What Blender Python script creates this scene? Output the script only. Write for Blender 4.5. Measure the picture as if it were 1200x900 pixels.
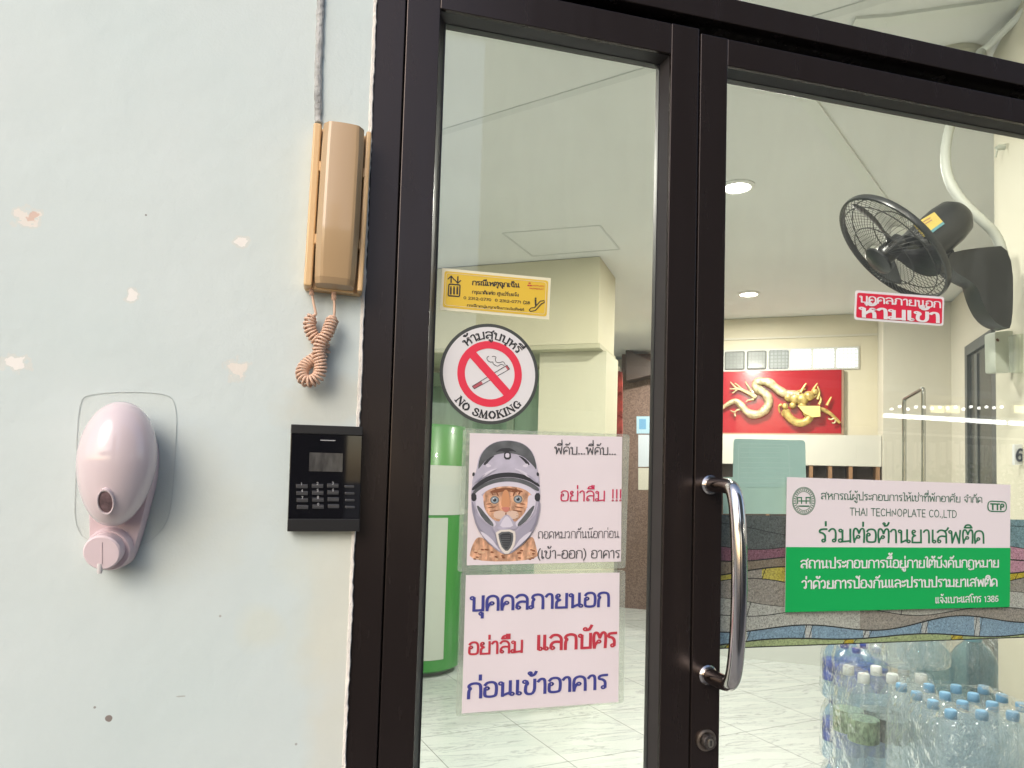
import bpy, bmesh, math, random
from mathutils import Vector, Matrix
random.seed(7)
for o in list(bpy.data.objects): bpy.data.objects.remove(o)
S = bpy.context.scene; COL = S.collection
R = math.radians
# ------------------------------------------------------------------ camera
CAM = Vector((0.0, -0.9, 1.45))
MR = ((0.96546413, -0.0288999, -0.2589282), (0.04253213, 0.99797949, 0.04720125), (0.25704092, -0.05658388, 0.96474257))
def _w(r): return Vector((r[0], r[2], -r[1]))          # (right, down, into) -> world
CX, CY, CZ = _w(MR[0]), _w(MR[1]), _w(MR[2])           # image right, image down, view direction
cam_d = bpy.data.cameras.new('camera'); cam = bpy.data.objects.new('camera', cam_d); COL.objects.link(cam)
m = Matrix((CX, -CY, -CZ)).transposed().to_4x4(); m.translation = CAM; cam.matrix_world = m
cam_d.sensor_width = 36; cam_d.lens = 36*850/1200; cam_d.shift_y = 61/1200; cam_d.clip_end = 500; cam_d.clip_start = .01
S.camera = cam
# ------------------------------------------------------------------ world, sun, exposure
W = bpy.data.worlds.new('World'); S.world = W; W.use_nodes = True
nt = W.node_tree; bg = nt.nodes['Background']; sky = nt.nodes.new('ShaderNodeTexSky'); sky.sky_type = 'NISHITA'
SUN_EL, SUN_AZ = R(33), R(218)      # azimuth clockwise from +Y: behind the camera, to the left, veiled by thin cloud
sky.sun_disc = False; sky.sun_elevation = SUN_EL; sky.sun_rotation = SUN_AZ; sky.air_density = 1.0; sky.dust_density = 2.2; sky.ozone_density = .6
nt.links.new(sky.outputs[0], bg.inputs[0]); bg.inputs[1].default_value = 0.15
sd = bpy.data.lights.new('sun', 'SUN'); so = bpy.data.objects.new('sun', sd); COL.objects.link(so)
sd.energy = 0.5; sd.angle = R(36); sd.color = (1, .99, .98)
sdir = Vector((math.sin(SUN_AZ)*math.cos(SUN_EL), math.cos(SUN_AZ)*math.cos(SUN_EL), math.sin(SUN_EL)))
so.rotation_euler = sdir.to_track_quat('Z', 'Y').to_euler(); so.location = sdir*30
S.view_settings.view_transform = 'Standard'; S.view_settings.look = 'None'; S.view_settings.gamma = 1; S.view_settings.use_curve_mapping = False
S.view_settings.exposure = .84
S.render.engine = 'CYCLES'
S.cycles.transparent_max_bounces = 24; S.cycles.max_bounces = 8; S.cycles.caustics_reflective = False; S.cycles.caustics_refractive = False
# ------------------------------------------------------------------ maths helpers
def ray(px, py): return CX*((px-600)/850) + CY*((py-511)/850) + CZ
def at(px, py, Y=0.0):                       # point of the vertical plane y = Y
    d = ray(px, py); return CAM + d*((Y-CAM.y)/d.y)
def hit(px, py, P, n):                       # point of any plane
    d = ray(px, py); n = Vector(n); return CAM + d*((Vector(P)-CAM).dot(n)/d.dot(n))
def deep(px, py, z): return CAM + ray(px, py)*z
U = Vector((math.sin(R(34.1)), math.cos(R(34.1)), 0)); V = Vector((math.cos(R(34.1)), -math.sin(R(34.1)), 0))   # the lobby's own axes
UP = Vector((0, 0, 1))
def uv(u, v, z): return U*u + V*v + UP*z
CEIL = 2.92
# ------------------------------------------------------------------ materials
def lin(c):
    return tuple((x/12.92 if x <= .04045 else ((x+.055)/1.055)**2.4) for x in c)
def rgb(r, g, b): return lin((r/255, g/255, b/255))
MATS = {}
def mat(name, col=(.5, .5, .5), rough=.5, metal=0, spec=.5, coat=0, emit=None, estr=0, bump=None, vary=None):
    if name in MATS: return MATS[name]
    M = bpy.data.materials.new(name); M.use_nodes = True; n = M.node_tree.nodes; l = M.node_tree.links; b = n['Principled BSDF']
    b.inputs['Base Color'].default_value = (*col, 1); b.inputs['Roughness'].default_value = rough; b.inputs['Metallic'].default_value = metal
    b.inputs['Specular IOR Level'].default_value = spec; b.inputs['Coat Weight'].default_value = coat
    if emit: b.inputs['Emission Color'].default_value = (*emit, 1); b.inputs['Emission Strength'].default_value = estr
    tc = n.new('ShaderNodeTexCoord')
    if vary:                                   # (scale, amount, stretch xyz)
        sc, am, st = vary
        mp = n.new('ShaderNodeMapping'); mp.inputs['Scale'].default_value = st; l.new(tc.outputs['Object'], mp.inputs[0])
        t = n.new('ShaderNodeTexNoise'); t.inputs['Scale'].default_value = sc; t.inputs['Detail'].default_value = 6; l.new(mp.outputs[0], t.inputs[0])
        r = n.new('ShaderNodeMapRange'); r.inputs[1].default_value = .3; r.inputs[2].default_value = .7; r.inputs[3].default_value = 1-am; r.inputs[4].default_value = 1+am
        l.new(t.outputs[0], r.inputs[0])
        mx = n.new('ShaderNodeVectorMath'); mx.operation = 'SCALE'; mx.inputs[0].default_value = col; l.new(r.outputs[0], mx.inputs['Scale']); l.new(mx.outputs[0], b.inputs['Base Color'])
        r2 = n.new('ShaderNodeMapRange'); r2.inputs[1].default_value = .3; r2.inputs[2].default_value = .7; r2.inputs[3].default_value = max(0, rough-.08); r2.inputs[4].default_value = min(1, rough+.1)
        l.new(t.outputs[0], r2.inputs[0]); l.new(r2.outputs[0], b.inputs['Roughness'])
    if bump:                                   # (scale, distance, stretch)
        t = n.new('ShaderNodeTexNoise'); t.inputs['Scale'].default_value = bump[0]; t.inputs['Detail'].default_value = 4
        mp = n.new('ShaderNodeMapping'); mp.inputs['Scale'].default_value = bump[2] if len(bump) > 2 else (1, 1, 1); l.new(tc.outputs['Object'], mp.inputs[0]); l.new(mp.outputs[0], t.inputs[0])
        bp = n.new('ShaderNodeBump'); bp.inputs['Distance'].default_value = bump[1]; bp.inputs['Strength'].default_value = 1; l.new(t.outputs[0], bp.inputs['Height']); l.new(bp.outputs[0], b.inputs['Normal'])
    MATS[name] = M; return M
def clear(name, tint, refl=.5, diff=0.0, dcol=(.8, .8, .8), rough=.02, ior=1.5, bump=None, smear=None):
    """clear sheet: straight see-through tint, Fresnel reflection, a little milky body colour"""
    if name in MATS: return MATS[name]
    M = bpy.data.materials.new(name); M.use_nodes = True; n = M.node_tree.nodes; l = M.node_tree.links; n.clear()
    o = n.new('ShaderNodeOutputMaterial'); t = n.new('ShaderNodeBsdfTransparent'); t.inputs[0].default_value = (*tint, 1)
    g = n.new('ShaderNodeBsdfGlossy'); g.inputs[0].default_value = (refl, refl, refl, 1); g.inputs['Roughness'].default_value = rough
    d = n.new('ShaderNodeBsdfDiffuse'); d.inputs[0].default_value = (*dcol, 1)
    fr = n.new('ShaderNodeFresnel'); ge = n.new('ShaderNodeNewGeometry'); ir = n.new('ShaderNodeMapRange'); ir.inputs[3].default_value = ior; ir.inputs[4].default_value = 1/ior; l.new(ge.outputs['Backfacing'], ir.inputs[0]); l.new(ir.outputs[0], fr.inputs[0])
    m1 = n.new('ShaderNodeMixShader'); m1.inputs[0].default_value = diff; l.new(t.outputs[0], m1.inputs[1]); l.new(d.outputs[0], m1.inputs[2])
    m2 = n.new('ShaderNodeMixShader'); l.new(fr.outputs[0], m2.inputs[0]); l.new(m1.outputs[0], m2.inputs[1]); l.new(g.outputs[0], m2.inputs[2]); l.new(m2.outputs[0], o.inputs[0])
    if bump:
        tc = n.new('ShaderNodeTexCoord'); x = n.new('ShaderNodeTexNoise'); x.inputs['Scale'].default_value = bump[0]; x.inputs['Detail'].default_value = 3; l.new(tc.outputs['Object'], x.inputs[0])
        bp = n.new('ShaderNodeBump'); bp.inputs['Distance'].default_value = bump[1]; l.new(x.outputs[0], bp.inputs['Height'])
        for q in (g, d, fr): l.new(bp.outputs[0], q.inputs['Normal'])
    if smear:                                  # wiped dust on the sheet
        tc = n.new('ShaderNodeTexCoord'); mp = n.new('ShaderNodeMapping'); mp.inputs['Rotation'].default_value = (0, R(35), 0); mp.inputs['Scale'].default_value = (9, 1, 2.2); l.new(tc.outputs['Object'], mp.inputs[0])
        x = n.new('ShaderNodeTexNoise'); x.inputs['Scale'].default_value = 2.2; x.inputs['Detail'].default_value = 6; x.inputs['Roughness'].default_value = .65; x.inputs['Distortion'].default_value = .6; l.new(mp.outputs[0], x.inputs[0])
        r = n.new('ShaderNodeMapRange'); r.inputs[1].default_value = .42; r.inputs[2].default_value = .75; r.inputs[3].default_value = diff; r.inputs[4].default_value = smear; l.new(x.outputs[0], r.inputs[0]); l.new(r.outputs[0], m1.inputs[0])
    MATS[name] = M; return M
# ------------------------------------------------------------------ mesh builder (all coordinates in world space)
class MB:
    def __init__(s): s.v = []; s.f = []; s.mi = []; s.ms = []
    def mid(s, m):
        if m not in s.ms: s.ms.append(m)
        return s.ms.index(m)
    def add(s, vs, fs, m=None):
        b = len(s.v); s.v += [Vector(x) for x in vs]; i = s.mid(m)
        for f in fs: s.f.append([b+k for k in f]); s.mi.append(i)
    def box(s, x0, x1, y0, y1, z0, z1, bev=0, seg=2, m=None, frame=None):
        bm = bmesh.new(); bmesh.ops.create_cube(bm, size=1)
        for q in bm.verts: q.co = Vector((x0+(q.co.x+.5)*(x1-x0), y0+(q.co.y+.5)*(y1-y0), z0+(q.co.z+.5)*(z1-z0)))
        if bev: bmesh.ops.bevel(bm, geom=bm.edges[:], offset=bev, segments=seg, profile=.5, affect='EDGES')
        bm.verts.index_update()
        vs = [q.co.copy() for q in bm.verts]
        if frame: vs = [frame @ q for q in vs]
        s.add(vs, [[q.index for q in f.verts] for f in bm.faces], m); bm.free()
    def prism(s, pts, d, m=None, bev=0):      # planar outline (world points) pushed along vector d; bev shrinks the far face
        n = len(pts); c = sum((Vector(p) for p in pts), Vector())/n
        a = [Vector(p) for p in pts]
        if bev:
            e = [p + Vector(d)*.75 for p in a]; b = [p + Vector(d) + (c-p).normalized()*bev for p in a]
            s.add(a+e+b, [list(range(n))[::-1], [2*n+i for i in range(n)]] + [[i, (i+1) % n, n+(i+1) % n, n+i] for i in range(n)] + [[n+i, n+(i+1) % n, 2*n+(i+1) % n, 2*n+i] for i in range(n)], m)
        else:
            b = [p + Vector(d) for p in a]
            s.add(a+b, [list(range(n))[::-1], [n+i for i in range(n)]] + [[i, (i+1) % n, n+(i+1) % n, n+i] for i in range(n)], m)
    def poly(s, pts, m=None): s.add(pts, [list(range(len(pts)))], m)
    def tube(s, path, r, n=10, m=None, cap=True, closed=False):
        P = [Vector(p) for p in path]; N = len(P); vs = []; fs = []; ref = None
        for i, p in enumerate(P):
            t = (P[(i+1) % N]-P[i-1]) if closed else (P[min(i+1, N-1)]-P[max(i-1, 0)])
            t.normalize()
            if ref is None:
                ref = t.orthogonal().normalized()
            ref = (ref - t*ref.dot(t)); ref = ref.normalized() if ref.length > 1e-6 else t.orthogonal().normalized()
            b = t.cross(ref); rr = r[i] if isinstance(r, (list, tuple)) else r
            vs += [p + (ref*math.cos(2*math.pi*k/n) + b*math.sin(2*math.pi*k/n))*rr for k in range(n)]
        for i in range(N if closed else N-1):
            j = (i+1) % N
            fs += [[i*n+k, i*n+(k+1) % n, j*n+(k+1) % n, j*n+k] for k in range(n)]
        if cap and not closed: fs += [list(range(n))[::-1], [(N-1)*n+k for k in range(n)]]
        s.add(vs, fs, m)
    def lathe(s, prof, frame=Matrix(), n=32, m=None, sx=1, sy=1, cap=True):   # prof: (radius, height) about local Z
        vs = []; fs = []
        for r, h in prof: vs += [frame @ Vector((r*sx*math.cos(2*math.pi*k/n), r*sy*math.sin(2*math.pi*k/n), h)) for k in range(n)]
        for i in range(len(prof)-1): fs += [[i*n+k, i*n+(k+1) % n, (i+1)*n+(k+1) % n, (i+1)*n+k] for k in range(n)]
        if cap and prof[0][0] > 1e-5: fs.append(list(range(n))[::-1])
        if cap and prof[-1][0] > 1e-5: fs.append([(len(prof)-1)*n+k for k in range(n)])
        s.add(vs, fs, m)
    def build(s, name, m, parent=None, smooth=False, origin=None, angle=35):
        me = bpy.data.meshes.new(name)
        if origin is None:
            if parent is not None: origin = ORG[parent.name]
            else:
                lo = Vector([min(q[i] for q in s.v) for i in range(3)]); hi = Vector([max(q[i] for q in s.v) for i in range(3)]); origin = Vector(((lo.x+hi.x)/2, (lo.y+hi.y)/2, lo.z))
        me.from_pydata([q-origin for q in s.v], [], s.f)
        for q in s.ms: me.materials.append(q if q is not None else m)
        for p, i in zip(me.polygons, s.mi): p.material_index = i
        bm = bmesh.new(); bm.from_mesh(me); bmesh.ops.remove_doubles(bm, verts=bm.verts, dist=1e-7)
        bm.to_mesh(me); bm.free()
        if smooth: me.shade_smooth(); me.set_sharp_from_angle(angle=R(angle))
        o = bpy.data.objects.new(name, me); COL.objects.link(o)
        if parent is not None: o.parent = parent
        else: o.location = origin
        ORG[o.name] = origin.copy()
        return o
ORG = {}
def smooth_path(P, it=3, closed=False):
    P = [Vector(p) for p in P]
    for _ in range(it):
        Q = [] if closed else [P[0]]
        for i in range(len(P) if closed else len(P)-1):
            a, b = P[i], P[(i+1) % len(P)]; Q += [a*.75+b*.25, a*.25+b*.75]
        if not closed: Q.append(P[-1])
        P = Q
    return P
def tag(o, label, cat, group=None):
    o['label'] = label; o['category'] = cat
    if group: o['group'] = group
    return o
def struct(o, kind='structure'): o['kind'] = kind; return o
def thing(name, label, cat, loc, group=None):
    o = bpy.data.objects.new(name, None); o.empty_display_size = .05; COL.objects.link(o); o.location = Vector(loc); ORG[o.name] = Vector(loc).copy()
    return tag(o, label, cat, group)
def basis(origin, z, x=None):                  # frame whose local Z runs along z
    z = Vector(z).normalized(); x = Vector(x) if x is not None else z.orthogonal(); x = (x - z*x.dot(z)).normalized(); y = z.cross(x)
    M = Matrix((x, y, z)).transposed().to_4x4(); M.translation = Vector(origin); return M
LOB = basis((0, 0, 0), UP, V)                  # local x = V, y = U, z = up
# ------------------------------------------------------------------ a looped Thai stroke alphabet (baseline 0, body height 1)
def ring(cx, cy, r=.1): return ('o', cx, cy, r)
BEAK = [(.1, .55), (.22, .66), (.08, .76), (.14, .94), (.38, 1.02), (.64, .96), (.72, .78), (.72, 0)]
ARCH = [(.1, 0), (.07, .55), (.12, .9), (.4, 1.03), (.68, .9), (.72, .55), (.72, 0)]
LOL = [(.08, .84), (.22, 1.01), (.5, 1.01), (.69, .82), (.7, .5), (.7, 0)]
G = {
 'ก': (.84, [[(.1, 0)]+BEAK]), 'ข': (.8, [ring(.13, .88), [(.23, .9), (.3, .72), (.17, .62), (.17, 0), (.66, 0), (.66, 1)]]),
 'ค': (.84, [ring(.36, .48), [(.26, .46), (.13, .25), (.1, 0)], ARCH]), 'ด': (.84, [ring(.34, .34), [(.3, .25), (.14, .12), (.1, 0)], ARCH]),
 'ต': (.84, [ring(.36, .42), [(.27, .38), (.13, .2), (.1, 0)], [(.1, 0), (.04, .6), (.08, 1.04), (.28, 1.06), (.41, .7)], [(.41, .7), (.54, 1.06), (.74, 1.04), (.77, .6), (.74, 0)]]),
 'ณ': (1.15, [ring(.2, .12), [(.1, .12), (.1, .55), (.2, .66), (.08, .76), (.14, .96), (.34, 1.02), (.52, .9), (.55, .7), (.55, 0)], [(.55, .02), (.94, .22)], [(.94, 1), (.94, .1)], ring(1.03, .1)]),
 'ถ': (.84, [ring(.2, .11), [(.1, .11)]+BEAK]), 'ภ': (.9, [ring(.08, .11), [(.18, .11), (.16, .55), (.28, .66), (.14, .76), (.2, .94), (.44, 1.02), (.68, .96), (.77, .78), (.77, 0)]]),
 'ท': (.86, [ring(.12, .88), [(.22, .88), (.24, .7), (.24, 0)], [(.24, .5), (.4, .88), (.58, 1.03), (.73, .9), (.74, .7), (.74, 0)]]),
 'ธ': (.8, [[(.2, .6), (.2, 0), (.66, 0), (.66, .5), (.5, .62), (.2, .62), (.1, .75), (.2, .98), (.65, .9)]]),
 'น': (.88, [ring(.12, .88), [(.22, .88), (.22, 0)], [(.22, .03), (.62, .22)], [(.62, 1), (.62, .1)], ring(.72, .1)]),
 'บ': (.86, [ring(.12, .88), [(.22, .88), (.22, .01)], [(.22, .02), (.72, .02)], [(.72, 0), (.72, 1)]]),
 'ป': (.86, [ring(.12, .88), [(.22, .88), (.22, .01)], [(.22, .02), (.72, .02)], [(.72, 0), (.72, 1.4)]]),
 'ผ': (.86, [ring(.21, .87), [(.1, .87), (.1, 0)], [(.1, .02), (.41, .5)], [(.41, .5), (.72, .02)], [(.72, 0), (.72, 1)]]),
 'พ': (.96, [ring(.1, .88), [(.2, .88), (.24, .02)], [(.24, 0), (.5, .85)], [(.5, .85), (.74, 0)], [(.74, 0), (.82, 1)]]),
 'ฟ': (.96, [ring(.1, .88), [(.2, .88), (.24, .02)], [(.24, 0), (.5, .85)], [(.5, .85), (.74, 0)], [(.74, 0), (.82, 1.4)]]),
 'ม': (.94, [ring(.14, .88), [(.27, .9), (.27, .14)], ring(.13, .12, .12), [(.2, .03), (.78, .1)], [(.78, 0), (.78, 1)]]),
 'ย': (.84, [ring(.2, .88), [(.1, .86), (.1, .68), (.3, .56)], [(.3, .56), (.1, .46), (.1, .02)], [(.1, .02), (.7, .02)], [(.7, 0), (.7, 1)]]),
 'ร': (.64, [ring(.34, .11), [(.44, .11), (.45, .5), (.3, .68), (.08, .72), (.1, .92), (.28, .98), (.54, .98)]]),
 'ล': (.84, [LOL, ring(.2, .12), [(.1, .14), (.12, .4), (.32, .56), (.7, .5)]]), 'ว': (.66, [ring(.38, .12), [(.48, .12), (.5, .7), (.42, .98), (.2, 1.02), (.05, .82)]]),
 'ศ': (.9, [ring(.36, .48), [(.26, .46), (.13, .25), (.1, 0)], ARCH, [(.58, .98), (.74, 1.02), (.86, 1.2)]]), 'ส': (.88, [LOL, ring(.2, .12), [(.1, .14), (.12, .4), (.32, .56), (.7, .5)], [(.55, .96), (.72, .98), (.84, 1.2)]]),
 'ห': (.88, [ring(.12, .88), [(.22, .88), (.22, 0)], [(.22, .3), (.46, .62), (.7, .62), (.74, .4), (.74, 0)], [(.46, .62), (.56, .76)], ring(.64, .86)]),
 'อ': (.8, [ring(.2, .6), [(.1, .6), (.08, .2), (.14, .02), (.62, .02), (.69, .2), (.7, .8), (.55, 1.02), (.22, 1.01), (.1, .84)]]),
 'ช': (.84, [ring(.13, .88), [(.23, .9), (.3, .72), (.17, .62), (.17, 0), (.66, 0), (.62, .75), (.6, .92), (.82, 1.15)]]), 'ฉ': (.86, [ring(.22, .62), [(.1, .85), (.3, 1.02), (.6, .98), (.68, .7), (.68, .06)], [(.3, .58), (.3, .1), (.66, .1)], ring(.74, .1, .08)]),
 'ฎ': (.84, [ring(.2, .11), [(.1, .11)]+BEAK, [(.72, 0), (.72, -.3), (.5, -.22), (.35, -.36), (.1, -.22)]]),
 'ง': (.66, [ring(.38, .88), [(.48, .88), (.5, .5), (.48, .02)], [(.48, .02), (.32, .02), (.05, .45)]]),
 'จ': (.74, [ring(.22, .44), [(.32, .44), (.36, .2), (.5, 0)], [(.5, 0), (.62, .5), (.58, .9), (.3, 1.02), (.06, .86)]]),
 'ซ': (.84, [ring(.13, .88), [(.23, .9), (.17, .62), (.17, 0), (.66, 0), (.62, .75), (.82, 1.15)]]),
 'ะ': (.5, [ring(.12, .74, .08), [(.16, .66), (.34, .72), (.42, .9)], ring(.12, .22, .08), [(.16, .14), (.34, .2), (.42, .38)]]),
 'า': (.56, [[(.05, .84), (.16, 1.01), (.36, 1.01), (.42, .8), (.42, 0)]]), 'ำ': (.56, [[(.05, .84), (.16, 1.01), (.36, 1.01), (.42, .8), (.42, 0)], ring(-.14, 1.28, .1)]),
 'เ': (.38, [ring(.22, .1), [(.12, .08), (.12, 1)]]), 'แ': (.72, [ring(.22, .1), [(.12, .08), (.12, 1)], ring(.56, .1), [(.46, .08), (.46, 1)]]),
 'โ': (.5, [ring(.3, .1), [(.2, .1), (.2, .95), (.02, 1.25), (.2, 1.45), (.5, 1.36)]]), 'ไ': (.42, [ring(.32, .1), [(.22, .1), (.22, 1.5), (.1, 1.55), (0, 1.3)]]),
 'ใ': (.42, [ring(.32, .1), [(.22, .1), (.22, 1.0), (.3, 1.3), (.15, 1.5), (.02, 1.35)]]),
 'ฯ': (.7, [[(.1, .8), (.6, .8), (.6, 0)]]),
}
UPV = {'ั': [ring(-.42, 1.26, .09), [(-.34, 1.2), (-.18, 1.22), (-.05, 1.5)]], 'ิ': [[(-.62, 1.16), (-.52, 1.38), (-.22, 1.4), (-.1, 1.16)], [(-.62, 1.17), (-.1, 1.17)]],
 'ี': [[(-.62, 1.16), (-.52, 1.38), (-.22, 1.4), (-.1, 1.16)], [(-.62, 1.17), (-.1, 1.17)], [(-.1, 1.14), (-.1, 1.5)]],
 'ื': [[(-.62, 1.16), (-.52, 1.38), (-.22, 1.4), (-.1, 1.16)], [(-.62, 1.17), (-.1, 1.17)], [(-.1, 1.14), (-.1, 1.5)], [(-.26, 1.2), (-.26, 1.5)]]}
LOV = {'ุ': [ring(-.2, -.22, .08), [(-.12, -.2), (-.12, -.5)]], 'ู': [ring(-.4, -.22, .08), [(-.32, -.2), (-.32, -.48), (-.1, -.48), (-.1, -.16)]]}
TONE = {'่': [[(-.12, 0), (-.12, .3)]], '้': [ring(-.36, .22, .07), [(-.3, .2), (-.34, .02), (-.12, .08), (-.04, .3)]], '๊': [ring(-.5, .1, .07), [(-.44, .2), (-.34, .05), (-.26, .2), (-.16, .05), (-.04, .3)]],
 '์': [ring(-.24, .08, .08), [(-.2, .16), (-.08, .34)]]}
# stencil-like serif capitals (stroke, weight factor)
def _s(*p): return list(p)
LATIN = {'N': (.95, [[(.15, 0), (.15, 1)], ('w', 1.7, [(.15, 1), (.78, 0)]), [(.78, 0), (.78, 1)], [(.02, 1), (.25, 1)], [(.02, 0), (.28, 0)], [(.66, 1), (.92, 1)]]),
 'O': (.95, [('w', 1.8, [(.36, .06), (.12, .3), (.12, .7), (.36, .95)]), ('w', 1.8, [(.54, .06), (.8, .3), (.8, .7), (.54, .95)])]),
 'S': (.8, [('w', 1.6, [(.66, .72), (.6, .95), (.3, 1), (.12, .8), (.3, .58), (.6, .42), (.7, .2), (.45, 0), (.15, .06), (.1, .3)])]),
 'M': (1.1, [[(.14, 0), (.16, 1)], ('w', 1.7, [(.16, 1), (.5, .05)]), [(.5, .05), (.84, 1)], ('w', 1.7, [(.86, 0), (.86, 1)]), [(.02, 0), (.26, 0)], [(.72, 0), (1, 0)]]),
 'K': (.95, [('w', 1.8, [(.2, 0), (.2, 1)]), [(.25, .42), (.74, 1)], ('w', 1.7, [(.4, .58), (.8, 0)]), [(.05, 0), (.36, 0)], [(.05, 1), (.36, 1)], [(.62, 1), (.86, 1)], [(.66, 0), (.94, 0)]]),
 'I': (.45, [('w', 1.9, [(.2, 0), (.2, 1)]), [(.05, 0), (.36, 0)], [(.05, 1), (.36, 1)]]),
 'G': (.95, [('w', 1.8, [(.46, .96), (.15, .75), (.12, .3), (.4, .02)]), [(.5, .98), (.74, .9), (.76, .7)], ('w', 1.6, [(.74, .45), (.74, .05)]), [(.55, .45), (.88, .45)], [(.45, .02), (.74, .1)]])}
PUNC = {' ': (.45, []), '.': (.3, [ring(.12, .06, .035)]), '!': (.34, [[(.15, .3), (.15, 1.15)], ring(.15, .06, .035)]), '-': (.5, [[(.08, .42), (.4, .42)]]), '(': (.42, [[(.34, 1.25), (.12, .8), (.12, .2), (.34, -.25)]]), ')': (.42, [[(.06, 1.25), (.28, .8), (.28, .2), (.06, -.25)]]), ',': (.28, [[(.14, .08), (.06, -.16)]]),
 '1': (.5, [[(.08, .8), (.26, 1), (.26, 0)]]), '3': (.7, [[(.08, .9), (.3, 1.02), (.58, .85), (.5, .58), (.28, .53)], [(.28, .53), (.55, .5), (.62, .2), (.32, -.02), (.06, .1)]]), '8': (.72, [[(.34, .53), (.1, .7), (.16, .98), (.52, .98), (.58, .7), (.34, .53), (.06, .3), (.14, .0), (.54, 0), (.62, .3), (.34, .53)]]), '6': (.7, [[(.56, .92), (.3, 1.02), (.08, .6), (.1, .1), (.35, -.02), (.6, .2), (.5, .55), (.2, .55), (.09, .3)]]),
 '0': (.72, [[(.34, 1.02), (.1, .85), (.08, .2), (.34, -.02), (.6, .2), (.6, .85), (.34, 1.02)]]), '2': (.7, [[(.08, .8), (.3, 1.02), (.58, .85), (.5, .5), (.06, .02)], [(.06, .02), (.62, .02)]]), '7': (.66, [[(.06, 1), (.58, 1)], [(.58, 1), (.22, 0)]]), '5': (.68, [[(.56, 1), (.14, 1), (.1, .55)], [(.1, .55), (.4, .62), (.6, .35), (.4, 0), (.06, .06)]]), '4': (.7, [[(.44, 0), (.44, 1)], [(.44, 1), (.05, .3), (.62, .3)]]),
 'T': (.78, [[(.04, 1), (.7, 1)], [(.37, 1), (.37, 0)]]), 'H': (.86, [[(.12, 0), (.12, 1)], [(.7, 0), (.7, 1)], [(.12, .52), (.7, .52)]]), 'A': (.84, [[(.05, 0), (.4, 1)], [(.4, 1), (.75, 0)], [(.18, .35), (.62, .35)]]), 'E': (.7, [[(.12, 0), (.12, 1)], [(.12, 1), (.6, 1)], [(.12, .52), (.54, .52)], [(.12, 0), (.6, 0)]]), 'C': (.84, [[(.72, .85), (.45, 1.03), (.12, .8), (.12, .2), (.45, -.03), (.72, .15)]]), 'P': (.74, [[(.12, 0), (.12, 1), (.5, 1.0), (.64, .75), (.5, .48), (.12, .48)]]), 'L': (.64, [[(.12, 1), (.12, 0)], [(.12, 0), (.58, 0)]]), 'D': (.86, [[(.12, 0), (.12, 1)], [(.12, 1), (.45, 1), (.74, .75), (.74, .25), (.45, 0), (.12, 0)]]),
 'n': (.88, [[(.12, 0), (.12, 1), (.7, 0), (.7, 1)]]), 'o': (.95, [[(.45, 1.03), (.12, .8), (.12, .2), (.45, -.03), (.8, .2), (.8, .8), (.45, 1.03)]]), 'i': (.3, [[(.14, 0), (.14, 1)]]),
 'g': (.9, [[(.74, .85), (.45, 1.03), (.12, .8), (.12, .2), (.45, -.03), (.74, .15), (.76, .48), (.5, .48)]]), 's': (.72, [[(.6, .85), (.35, 1.02), (.1, .82), (.3, .56), (.58, .4), (.6, .12), (.3, -.02), (.06, .14)]]), 'k': (.8, [[(.12, 0), (.12, 1)], [(.68, 1), (.14, .45)], [(.3, .6), (.72, 0)]]), 'm': (1.0, [[(.12, 0), (.12, 1), (.48, .2), (.84, 1), (.84, 0)]]),
}
def layout(txt, serif=False):
    out = []; x = 0; up = False
    for c in txt:
        g = None
        if serif and c in LATIN: g = LATIN[c]
        elif c in G: g = G[c]
        elif c in PUNC: g = PUNC[c]
        elif serif is False and c in LATIN: g = PUNC.get(c.lower(), LATIN[c])
        if g:
            out.append((x, 0, g[1])); x += g[0]; up = c in 'ำ'; tall = c in 'ปฟ'
        elif c in UPV: out.append((x-.04, .07, UPV[c])); up = True
        elif c in LOV: out.append((x-.04, 0, LOV[c]))
        elif c in TONE: out.append((x-.04, 1.66 if up else 1.24, TONE[c]))
        if c == 'า' or c == 'เ': up = False
    return out, x
_k = [0]
def ribbon(mb, pts, w, f, m, off):
    """flat stroke of width w (in glyph units) laid through mapping f"""
    n = len(pts); L = []; Rr = []
    for i, p in enumerate(pts):
        a = pts[max(i-1, 0)]; b = pts[min(i+1, n-1)]; dx, dy = b[0]-a[0], b[1]-a[1]; q = math.hypot(dx, dy) or 1
        ext = 0
        if i == 0: ext = -w*.35
        if i == n-1: ext = w*.35
        x, y = p[0]+dx/q*ext, p[1]+dy/q*ext
        L.append((x-dy/q*w/2, y+dx/q*w/2)); Rr.append((x+dy/q*w/2, y-dx/q*w/2))
    _k[0] += 1; o = off + (_k[0] % 23)*6e-6
    vs = [f(x, y, o) for x, y in L] + [f(x, y, o) for x, y in Rr]
    mb.add(vs, [[i, n+i, n+i+1, i+1] for i in range(n-1)], m)
def chaikin(p, it=2):
    for _ in range(it):
        q = [p[0]]
        for a, b in zip(p, p[1:]): q += [(a[0]*.75+b[0]*.25, a[1]*.75+b[1]*.25), (a[0]*.25+b[0]*.75, a[1]*.25+b[1]*.75)]
        q.append(p[-1]); p = q
    return p
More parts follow.
